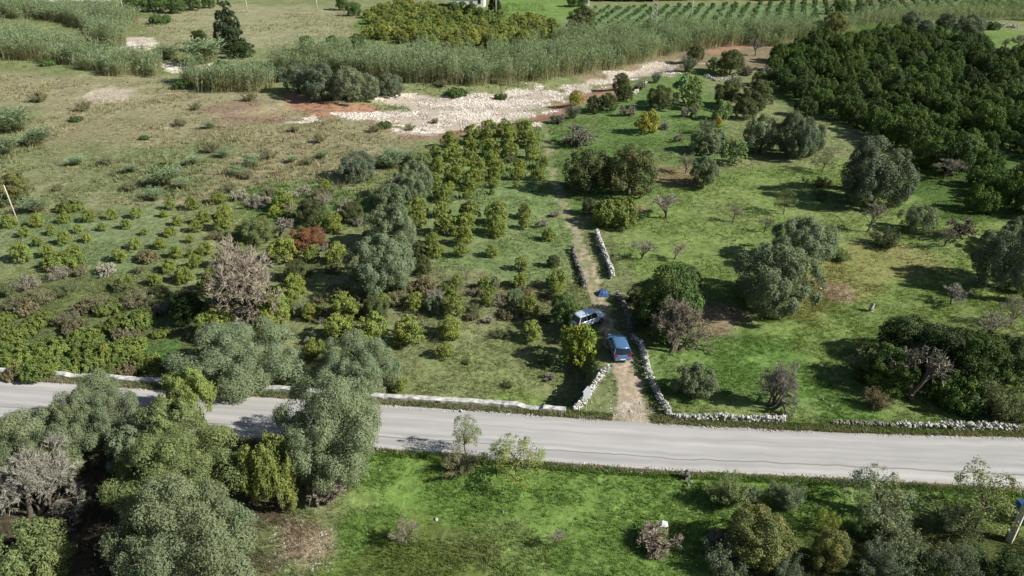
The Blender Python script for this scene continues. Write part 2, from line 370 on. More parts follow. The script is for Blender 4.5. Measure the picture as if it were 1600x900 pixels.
yn = np.interp(xs, ROADN[:, 0], ROADN[:, 1]) + (fbm(xs, xs * 0, 1.6, 120, 3) - .5) * .35
ysn = np.interp(xs, ROADS[:, 0], ROADS[:, 1]) + (fbm(xs, xs * 0, 1.4, 125, 3) - .5) * .30
V = np.stack([np.repeat(xs, 25), (yn[:, None] * (1 - T) + ysn[:, None] * T).ravel(), np.tile(.012 + .05 * (1 - (2 * T - 1) ** 2), len(xs))], 1)
Ir = np.arange(len(xs) * 25).reshape(len(xs), 25)
Qr = np.stack([Ir[:-1, :-1], Ir[:-1, 1:], Ir[1:, 1:], Ir[1:, :-1]], -1).reshape(-1, 4)[:, ::-1]
st_ = np.stack([np.repeat(xs, 25), np.tile(T, len(xs)), np.zeros(len(V))], 1)
link('road', mesh_np('road', V, Qr, [road_mat()], True, {'st': st_}), kind='structure')

# ------------------------------------------------------------------ crowns, trunks, twigs
def leafquads(rg, pos, nrm, ln, wd, jit=.75):
    n = len(pos); nrm = nrm + rg.normal(0, jit, (n, 3)); nrm /= np.linalg.norm(nrm, axis=1)[:, None] + 1e-9
    t = np.cross(nrm, rg.normal(0, 1, (n, 3))); t /= np.linalg.norm(t, axis=1)[:, None] + 1e-9; b = np.cross(nrm, t)
    ln = (ln * rg.uniform(.6, 1.4, n))[:, None] / 2; wd = (wd * rg.uniform(.6, 1.3, n))[:, None] / 2
    V = np.stack([pos - t * ln, pos + b * wd + nrm * wd * .3, pos + t * ln, pos - b * wd + nrm * wd * .3], 1).reshape(-1, 3)
    return V, np.arange(4 * n).reshape(n, 4)
def crown_mesh(name, seed, W, H, nl, n, ln, wd, lobe=.26, base=.12, flat=0, cone=False, spiky=0.0, hue=.12, outliers=.07, inner=.12):
    """leaf clumps on many uneven lobes through an ellipsoid volume"""
    rg = np.random.default_rng(seed)
    P = rg.normal(0, 1, (nl * 14, 3)); P /= np.linalg.norm(P, axis=1)[:, None]; P = P[P[:, 2] > -.75]; P *= rg.uniform(.72, 1.12, (len(P), 1))
    idx = [0]; dm = np.linalg.norm(P - P[0], axis=1)
    for _ in range(nl - 1):                      # evenly spread boughs round the crown
        k = int(np.argmax(dm * rg.uniform(.7, 1, len(P)))); idx.append(k); dm = np.minimum(dm, np.linalg.norm(P - P[k], axis=1))
    P = P[idx]; z = (P[:, 2] + 1) / 2; a = np.arctan2(P[:, 1], P[:, 0])
    ir = 1 + .13 * np.sin(2 * a + seed) + .10 * np.sin(3 * a + 2.1 * seed) + .05 * np.sin(5 * a + seed)
    if cone: ir = ir * (np.clip(1 - z, 0, 1) ** .75 * 1.15 + .12) / np.maximum(np.hypot(P[:, 0], P[:, 1]), .25) * np.where(rg.random(nl) < .8, .9, .4)
    rm = lobe * W / 2 * rg.uniform(.6, 1.3, nl) * (1 if not cone else np.clip(1.25 - z, .3, 1))
    C = np.stack([P[:, 0] * ir * (W / 2 - rm * .8), P[:, 1] * ir * (W / 2 - rm * .8), base * H + rm * .3 + (H * (1 - base) - rm) * np.clip(z, .02, 1.1)], 1)
    core = np.array((0, 0, H * .42)); ns = 7; D = C - core; D /= np.linalg.norm(D, axis=1)[:, None] + 1e-9
    sd = rg.normal(0, .75, (nl, ns, 3)) + D[:, None] * .8 + np.array((0, 0, .15)); sd /= np.linalg.norm(sd, axis=2)[..., None]
    C2 = (C[:, None] + sd * (rm[:, None, None] * .76)).reshape(-1, 3); r2 = (rm[:, None] * rg.uniform(.26, .50, (nl, ns))).ravel()
    pr = r2 ** 2; pr /= pr.sum(); li = rg.choice(nl * ns, n, p=pr); maj = li // ns
    d = rg.normal(0, 1, (n, 3)); d /= np.linalg.norm(d, axis=1)[:, None]; d = d + D[maj] * .55 + np.array((0, 0, .1)); d /= np.linalg.norm(d, axis=1)[:, None]
    rad = np.where(rg.random(n) < inner, rg.uniform(.2, .8, n), rg.uniform(.8, 1.08, n)); rad = np.where(rg.random(n) < outliers, rg.uniform(1.05, 1.45, n), rad)
    bump = 1 + .15 * np.sin(d[:, 0] * 9 + li) * np.sin(d[:, 1] * 9 + li * 2)
    pos = C2[li] + d * (r2[li] * rad * bump)[:, None] * np.array((1, 1, 1 + spiky * .8)); li = maj
    nf = n // 7; fz = rg.normal(0, 1, (nf, 3)); fz /= np.linalg.norm(fz, axis=1)[:, None]; fz *= rg.uniform(.2, .72, (nf, 1))   # shaded leaves deep in the crown
    kz = (fz[:, 2] + 1) / 2; kk = np.clip(1 - kz, .05, 1) if cone else 1.0
    pos[:nf] = np.stack([fz[:, 0] * kk * W / 2, fz[:, 1] * kk * W / 2, base * H + H * (1 - base) * kz], 1); pos[:, 2] = np.maximum(pos[:, 2], .04 * H * rg.random(n))
    q_ = np.percentile(np.hypot(pos[:, 0], pos[:, 1]), 93) / (W / 2); pos[:, :2] /= q_; pos[:, 2] *= H / np.percentile(pos[:, 2], 99); C[:, :2] /= q_
    V, Fq = leafquads(rg, pos, d + np.array((0, 0, .15 + spiky * .2)), ln, wd, .42)
    lv = rg.uniform(1 - hue, 1 + hue, nl)[li] * rg.uniform(.82, 1.2, n); hv = rg.normal(0, (.02 if 'olive' in name else min(hue, .16) * .45), nl)[li] + rg.normal(0, .06, n)
    col = np.stack([lv * (1 + hv), lv, lv * (1 - hv * .6)], 1)
    return mesh_np(name, V, Fq, [M_LEAF], False, {'col': np.repeat(np.clip(col, .2, 2), 4, 0)}), C
def trunk_mesh(name, seed, H, r, C, nlimb=7, fork=.28, lean=.05):
    rg = np.random.default_rng(seed); mb = MB(); f = fork * H
    off = rg.normal(0, lean * H, 2)
    top = np.array((off[0], off[1], f)); mb.tube([(0, 0, -.3), (off[0] * .2, off[1] * .2, f * .25), (off[0] * .6, off[1] * .7, f * .65), top], [r * 1.35, r * 1.05, r * .9, r * .8], 7)
    idx = rg.choice(len(C), min(nlimb, len(C)), replace=False)
    for i in idx:
        e = C[i]; m = (top + e) / 2 + rg.normal(0, .05 * H, 3) + np.array((0, 0, .04 * H))
        mb.tube([top - (0, 0, .02 * H), top * .6 + m * .4, m, e], [r * .62, r * .5, r * .34, r * .12], 5, cap=False)
    return mb.mesh(name, [M_BARK], True)
def bare_meshes(seed, W, H, depth=5, wide=.5, clear=.18, tw=.022, kids=3, twn=7, multi=1, hue=.1):
    """branching skeleton: thick wood in one mesh, fine twigs in the other"""
    rg = np.random.default_rng(seed); wood = MB(); TP = []
    def grow(p, d, L, r, k):
        q = p + d * L * .5 + rg.normal(0, .06 * L, 3); e = q + (d + rg.normal(0, .12, 3)) * L * .5
        if k >= 2 or r > .03: wood.tube([p, q, e], [r, r * .85, r * .7], 5 if r > .05 else 3, cap=False)
        else: TP.append((p, e, r))
        if k == 0:
            for _ in range(twn):
                a = p + (e - p) * rg.random(); dd = d + rg.normal(0, .55, 3); dd /= np.linalg.norm(dd); TP.append((a, a + dd * L * rg.uniform(.5, 1.1), tw))
            return
        for _ in range(kids if k > 1 else kids + 1):
            nd = d + rg.normal(0, wide, 3) * (1, 1, .75); nd[2] += .12; nd[:2] += (e[:2] - p0[:2]) * .25 / W; nd /= np.linalg.norm(nd)
            grow(e if rg.random() < .75 else q, nd, L * rg.uniform(.62, .86), max(r * rg.uniform(.5, .68), tw * .6), k - 1)
    p0 = np.zeros(3)
    for _ in range(multi):
        b = rg.normal(0, .03 * W * (multi > 1), 3); b[2] = -.1; d = np.array((rg.normal(0, .12 + .35 * (multi > 1)), rg.normal(0, .12 + .35 * (multi > 1)), 1.0)); d /= np.linalg.norm(d)
        grow(b, d, H * clear * 1.5, .022 * W + .04, depth)
    a = np.array([t[0] for t in TP]); e = np.array([t[1] for t in TP]); rr = np.array([t[2] for t in TP])[:, None]
    dd = e - a; sd = np.cross(dd, rg.normal(0, 1, a.shape)); sd /= np.linalg.norm(sd, axis=1)[:, None] + 1e-9; n = len(a)
    V = np.stack([a - sd * rr, a + sd * rr, e + sd * rr * .4, e - sd * rr * .4], 1).reshape(-1, 3)
    allV = np.vstack(wood.V + [V]); hi = np.percentile(allV[:, 2], 99.5); wdt = np.percentile(np.hypot(allV[:, 0], allV[:, 1]), 97) * 2
    sc = np.array((W / wdt, W / wdt, H / hi)); wood.V = [v * sc for v in wood.V]
    lv = rg.uniform(1 - hue * 2, 1 + hue * 2, n); col = np.repeat(np.stack([lv, lv, lv], 1), 4, 0)
    tm = mesh_np('twigs', V * sc, np.arange(4 * n).reshape(n, 4), [M_TWIG], False, {'col': col})
    return wood.mesh('trunk', [M_BARK], True), tm

PROTO = {}
def shoot_bush(k, seeds, W, H, ns, nleaf, ln, wd, open_=.55, hue=.15):
    """upright feathery shoots fanning out of a short base, leaves set along each shoot"""
    for s in seeds:
        rg = np.random.default_rng(s); mb = MB(); a = rg.uniform(0, 6.28, ns); q = rg.random(ns) ** .55; L_ = H * rg.uniform(.55, 1.05, ns) * (1.05 - .35 * q)
        b = np.stack([np.cos(a) * q * W * .12, np.sin(a) * q * W * .12, 0 * a - .05], 1); R0 = W / 2 * q * (1 + .2 * np.sin(3 * a + s))
        tp = np.stack([np.cos(a) * R0, np.sin(a) * R0, L_], 1); md_ = b * .5 + tp * .5 + np.stack([0 * a, 0 * a, H * .10 * np.ones(ns)], 1) + rg.normal(0, .04 * W, (ns, 3)); Ps = []; Ds = []
        for i in range(ns):
            r_ = .02 + .012 * W * rg.random(); mb.tube([b[i], md_[i], tp[i]], [r_, r_ * .6, r_ * .2], 4 if r_ > .05 else 3, cap=False)
            m = int(nleaf / ns * rg.uniform(.4, 1.6)); t = rg.beta(2.2, 1.3, m)[:, None]; p = (1 - t) ** 2 * b[i] + 2 * t * (1 - t) * md_[i] + t * t * tp[i]
            d = rg.normal(0, 1, (m, 3)); d /= np.linalg.norm(d, axis=1)[:, None]; Ps.append(p + d * W * .12 * rg.random((m, 1)) ** .6 * (1.3 - .7 * t)); Ds.append(d + (0, 0, .4))
        pos = np.vstack(Ps); pos[:, 2] = np.maximum(pos[:, 2], .02); D = np.vstack(Ds); V, Fq = leafquads(rg, pos, D, ln, wd, .5); n = len(pos)
        lv = rg.uniform(.7, 1.3, n); col = np.stack([lv * (1 + rg.normal(0, .1, n)), lv, lv], 1)
        me = mesh_np(k + '_crown', V, Fq, [M_LEAF], False, {'col': np.repeat(np.clip(col, .2, 2), 4, 0)})
        proto(k, W, H, [('stems', mb.mesh(k + '_stems', [M_BARK], True)), ('crown', me)])
def proto(kind, W, H, parts, cn='crown'): PROTO.setdefault(kind, []).append((W, H, parts, cn))
def leafy(kind, k, seeds, W, H, nl, n, ln, wd, r, fork=.25, nlimb=7, **kw):
    for s in seeds:
        c, C = crown_mesh(k + '_crown', s, W, H, nl, n, ln, wd, **kw)
        proto(kind, W, H, [('trunk', trunk_mesh(k + '_trunk', s, H, r, C, nlimb, fork)), ('crown', c)])
leafy('olive_big', 'olive', (1, 2, 3), 9, 7.5, 26, 42000, .26, .10, .34, lobe=.34, base=.08, spiky=.35, hue=.12)
leafy('olive_huge', 'olive', (7, 8, 9), 9, 7.5, 27, 80000, .17, .068, .34, lobe=.37, base=.06, spiky=.35, hue=.10)
leafy('olive', 'olive', (4, 5, 6), 5.5, 4.8, 20, 15000, .23, .10, .22, lobe=.42, base=.08, spiky=.3, hue=.12)
leafy('citrus', 'citrus', (11, 12, 13, 14), 2.8, 2.7, 12, 3000, .19, .13, .09, lobe=.50, base=.10, hue=.14, fork=.2, nlimb=4)
leafy('dark', 'orange', (21, 22, 23, 24), 4.8, 3.4, 14, 5600, .23, .15, .14, lobe=.46, base=.05, hue=.16, fork=.2, nlimb=4)
leafy('oak', 'oak', (31, 32, 33), 6.5, 6, 22, 16000, .24, .13, .26, lobe=.42, base=.05, hue=.16)
leafy('wispy', 'young_tree', (44, 45, 46), 4.5, 5, 17, 3300, .20, .075, .09, lobe=.40, base=.22, spiky=.3, hue=.15, outliers=.22, fork=.38, nlimb=14)
shoot_bush('airy', (41, 42, 43), 4.5, 4.2, 46, 7500, .17, .065)
shoot_bush('scrub', (51, 52, 53, 54), 3.6, 2.0, 45, 5200, .16, .055)
leafy('bramble', 'bramble', (61, 62, 63), 5.0, 1.9, 40, 7500, .22, .14, .05, lobe=.26, base=.0, hue=.22, outliers=.12, fork=.1, nlimb=6)
leafy('cypress', 'cypress', (71,), 6, 11, 90, 22000, .34, .14, .28, lobe=.30, base=.02, cone=True, spiky=.5, hue=.15)
leafy('tiny', 'sapling', (81, 82, 83), 2.0, 1.8, 9, 500, .30, .2, .05, lobe=.5, base=.1, hue=.16, fork=.2, nlimb=3)
for s in (1, 2, 3): a_, b_ = bare_meshes(s, 4.5, 3.8, 5, .55, .2, .013, 3, 7); proto('bare', 4.5, 3.8, [('trunk', a_), ('twigs', b_)])
for s in (7, 8): a_, b_ = bare_meshes(s, 8.5, 6.5, 5, .6, .14, .015, 3, 10, 5); proto('bare_big', 8.5, 6.5, [('trunk', a_), ('twigs', b_)])
for s in (15, 16): a_, b_ = bare_meshes(s, 8, 5.5, 4, .75, .16, .035, 3, 2, 2); proto('dead', 8, 5.5, [('trunk', a_), ('twigs', b_)])
for s in (21, 22, 23): a_, b_ = bare_meshes(s, 3.0, 1.8, 4, .7, .12, .012, 3, 8, 5); proto('brush', 3.0, 1.8, [('stems', a_), ('twigs', b_)])

def canes(rg, x, y, z, h, leafn=7, wl=.11):
    """reed canes: a thin stem and arching leaves, leaf by leaf; the lower leaves are dry"""
    n = len(x); B = np.stack([x, y, z], 1); lean = rg.normal(0, .13, (n, 2)) + np.array((.12, .02)) + (fbm(x, y, 3, 77, 2) - .5)[:, None] * np.array((.6, .4)); Vs = []; Fs = []; Cs = []
    top = B + np.stack([lean[:, 0] * h, lean[:, 1] * h, h], 1); off = np.array((.035, .02, 0))
    V = np.stack([B - off, B + off, top], 1).reshape(-1, 3); Vs.append(V); Fs.append(np.arange(3 * n).reshape(n, 3)); tone = rg.uniform(.75, 1.25, n)
    Cs.append(np.repeat(np.array([(.24, .23, .12)]) * tone[:, None], 3, 0)); k = 3 * n
    for j in range(leafn):
        t = rg.uniform(.30, 1.0, n); p = B + (top - B) * t[:, None]; a = rg.uniform(0, 2 * math.pi, n); L = rg.uniform(.5, .95, n) * (1.1 - .3 * t)
        d = np.stack([np.cos(a), np.sin(a), rg.uniform(.3, 1.3, n)], 1) * L[:, None]; s = np.stack([-np.sin(a), np.cos(a), 0 * a], 1) * wl / 2
        m = p + d * .6; e = p + d + np.array((0, 0, -.18)) * L[:, None]
        V = np.stack([p, m - s, e, m + s], 1).reshape(-1, 3); Vs.append(V); Fs.append(np.arange(4 * n).reshape(n, 4) + k); k += 4 * n
        g = sstep(t + rg.normal(0, .16, n), .25, .5)[:, None]; c = np.array((.29, .28, .14)) * (1 - g) + np.array((.245, .315, .180)) * g * (1 + .5 * (fbm(x, y, 2.2, 88, 3) - .5))[:, None]
        Cs.append(np.repeat(c * (tone * rg.uniform(.8, 1.2, n))[:, None], 4, 0))
    return np.vstack(Vs), Fs, np.vstack(Cs)
for s in (1, 2, 3):
    rg = np.random.default_rng(500 + s); n = 130; a = rg.uniform(0, 6.28, n); q = rg.random(n) ** .6 * 1.2
    V, Fs, Cc = canes(rg, q * np.cos(a), q * np.sin(a), np.zeros(n), rg.uniform(2.2, 4.2, n), 8, .10)
    V[:, :2] *= 1 + .22 * np.clip(V[:, 2:3], 0, 9)
    proto('cane', 4.2, 4.2, [('canes', mesh_np('canes', V, [np.vstack(Fs[:1]), np.vstack(Fs[1:])], [M_GRASS], False, {'col': Cc}))])

TINT = {  # leaf colour, linear
    'olive': (.178, .218, .118), 'oliveg': (.185, .225, .082), 'yg': (.205, .245, .065), 'citrus': (.205, .245, .055), 'bright': (.220, .275, .045),
    'dark': (.070, .120, .024), 'darker': (.050, .084, .024), 'oak': (.100, .122, .045), 'grn': (.095, .155, .045), 'bluegrey': (.138, .172, .102),
    'yellow': (.32, .31, .05), 'gold': (.175, .19, .062), 'brown': (.19, .165, .09), 'rust': (.20, .105, .05), 'tan': (.29, .25, .19), 'grey': (.28, .26, .205),
    'dgrey': (.235, .21, .16), 'pale': (.38, .35, .27), 'scrub': (.20, .195, .105), 'scrubg': (.145, .17, .07), 'bramble': (.155, .20, .048), 'lgrn': (.17, .24, .085), 'cyp': (.055, .082, .036), 'cane': (1, 1, 1)}
def tree(kind, u, v, wpx, label=None, tint=None, ratio=None, name=None, cat='tree', group=None, rz=None, cz=.5):
    protos = PROTO[kind]; W0, H0, parts, _ = protos[random.randrange(len(protos))]
    rat = ratio if ratio else H0 / W0; z = 0; H = 3
    for _ in range(5):
        x, y = gpx(u, v, z + cz * H); dep = y * cp + (CAM_H - z - cz * H) * sp
        W = wpx * dep / F; H = W * rat; z = float(height(np.array([x]), np.array([y]))[0])
    r = bpy.data.objects.new(name, None); COL.objects.link(r); r.empty_display_size = .3
    r.location = (x, y, z); r.rotation_euler = (0, 0, random.uniform(0, 6.28) if rz is None else rz); r.scale = (W / W0, W / W0, H / H0)
    t = TINT[tint]; j = random.uniform(.88, 1.12); k = random.uniform(-.03, .03)
    for pn, me in parts:
        o = bpy.data.objects.new(pn, me); COL.objects.link(o); o.parent = r; o.color = (t[0] * j * (1 + k), t[1] * j, t[2] * j * (1 - k), 1)
    return tag(r, label, cat, group)
ORD = 'zeroth first second third fourth fifth sixth seventh eighth ninth tenth eleventh twelfth thirteenth fourteenth fifteenth sixteenth seventeenth eighteenth nineteenth twentieth'.split()
TENS = {2: 'twenty', 3: 'thirty', 4: 'forty'}
def ordw(n): return ORD[n] if n <= 20 else (TENS[n // 10] + '-' + ORD[n % 10] if n % 10 else TENS[n // 10][:-1] + 'ieth')
def plot(data, name, desc, where, group, cat='tree', rows=None, rowname='row', gap=12):
    """a planted plot: items (kind,u,v,w,tint,ratio); row by row from the near side, left to right"""
    it = sorted(data, key=lambda d: -d[2]); R_ = []; last = None
    for d in it:
        if last is None or last - d[2] > gap: R_.append([]); last = d[2]
        R_[-1].append(d)
    for i, row in enumerate(R_):
        for j, d in enumerate(sorted(row, key=lambda q: q[1])):
            ds = desc if isinstance(desc, str) else desc.get(d[4], desc['*'])
            nm = name if isinstance(name, str) else name.get(d[4], name['*'])
            lb = f'{ds}, {ordw(j + 1)} from left in {ordw(i + 1)} {rowname} {where}'
            tree(d[0], d[1], d[2], d[3], lb, d[4], d[5] if len(d) > 5 else None, nm, cat if isinstance(cat, str) else cat.get(d[4], cat['*']), group)
def P4(kind, tint, s, ratio=None):
    if tint == 'scrub_': return [(q[0], q[1], q[2], q[3] * .74, 'scrub', ratio) for q in P4(kind, 'scrub', s, ratio)]
    if kind == 'cane' and ratio != .8: return [(q[0], q[1], q[2], q[3] * .85, q[4], .8) for q in P4(kind, tint, s, .8)]
    k = (.98 if s.startswith('13,345') else 1.13) if kind == 'citrus' else 1.0
    return [(kind, *(lambda a, b, c: (a, b, c * k))(*map(float, q.split(','))), tint, ratio) for q in s.split()]
exec_parts = []
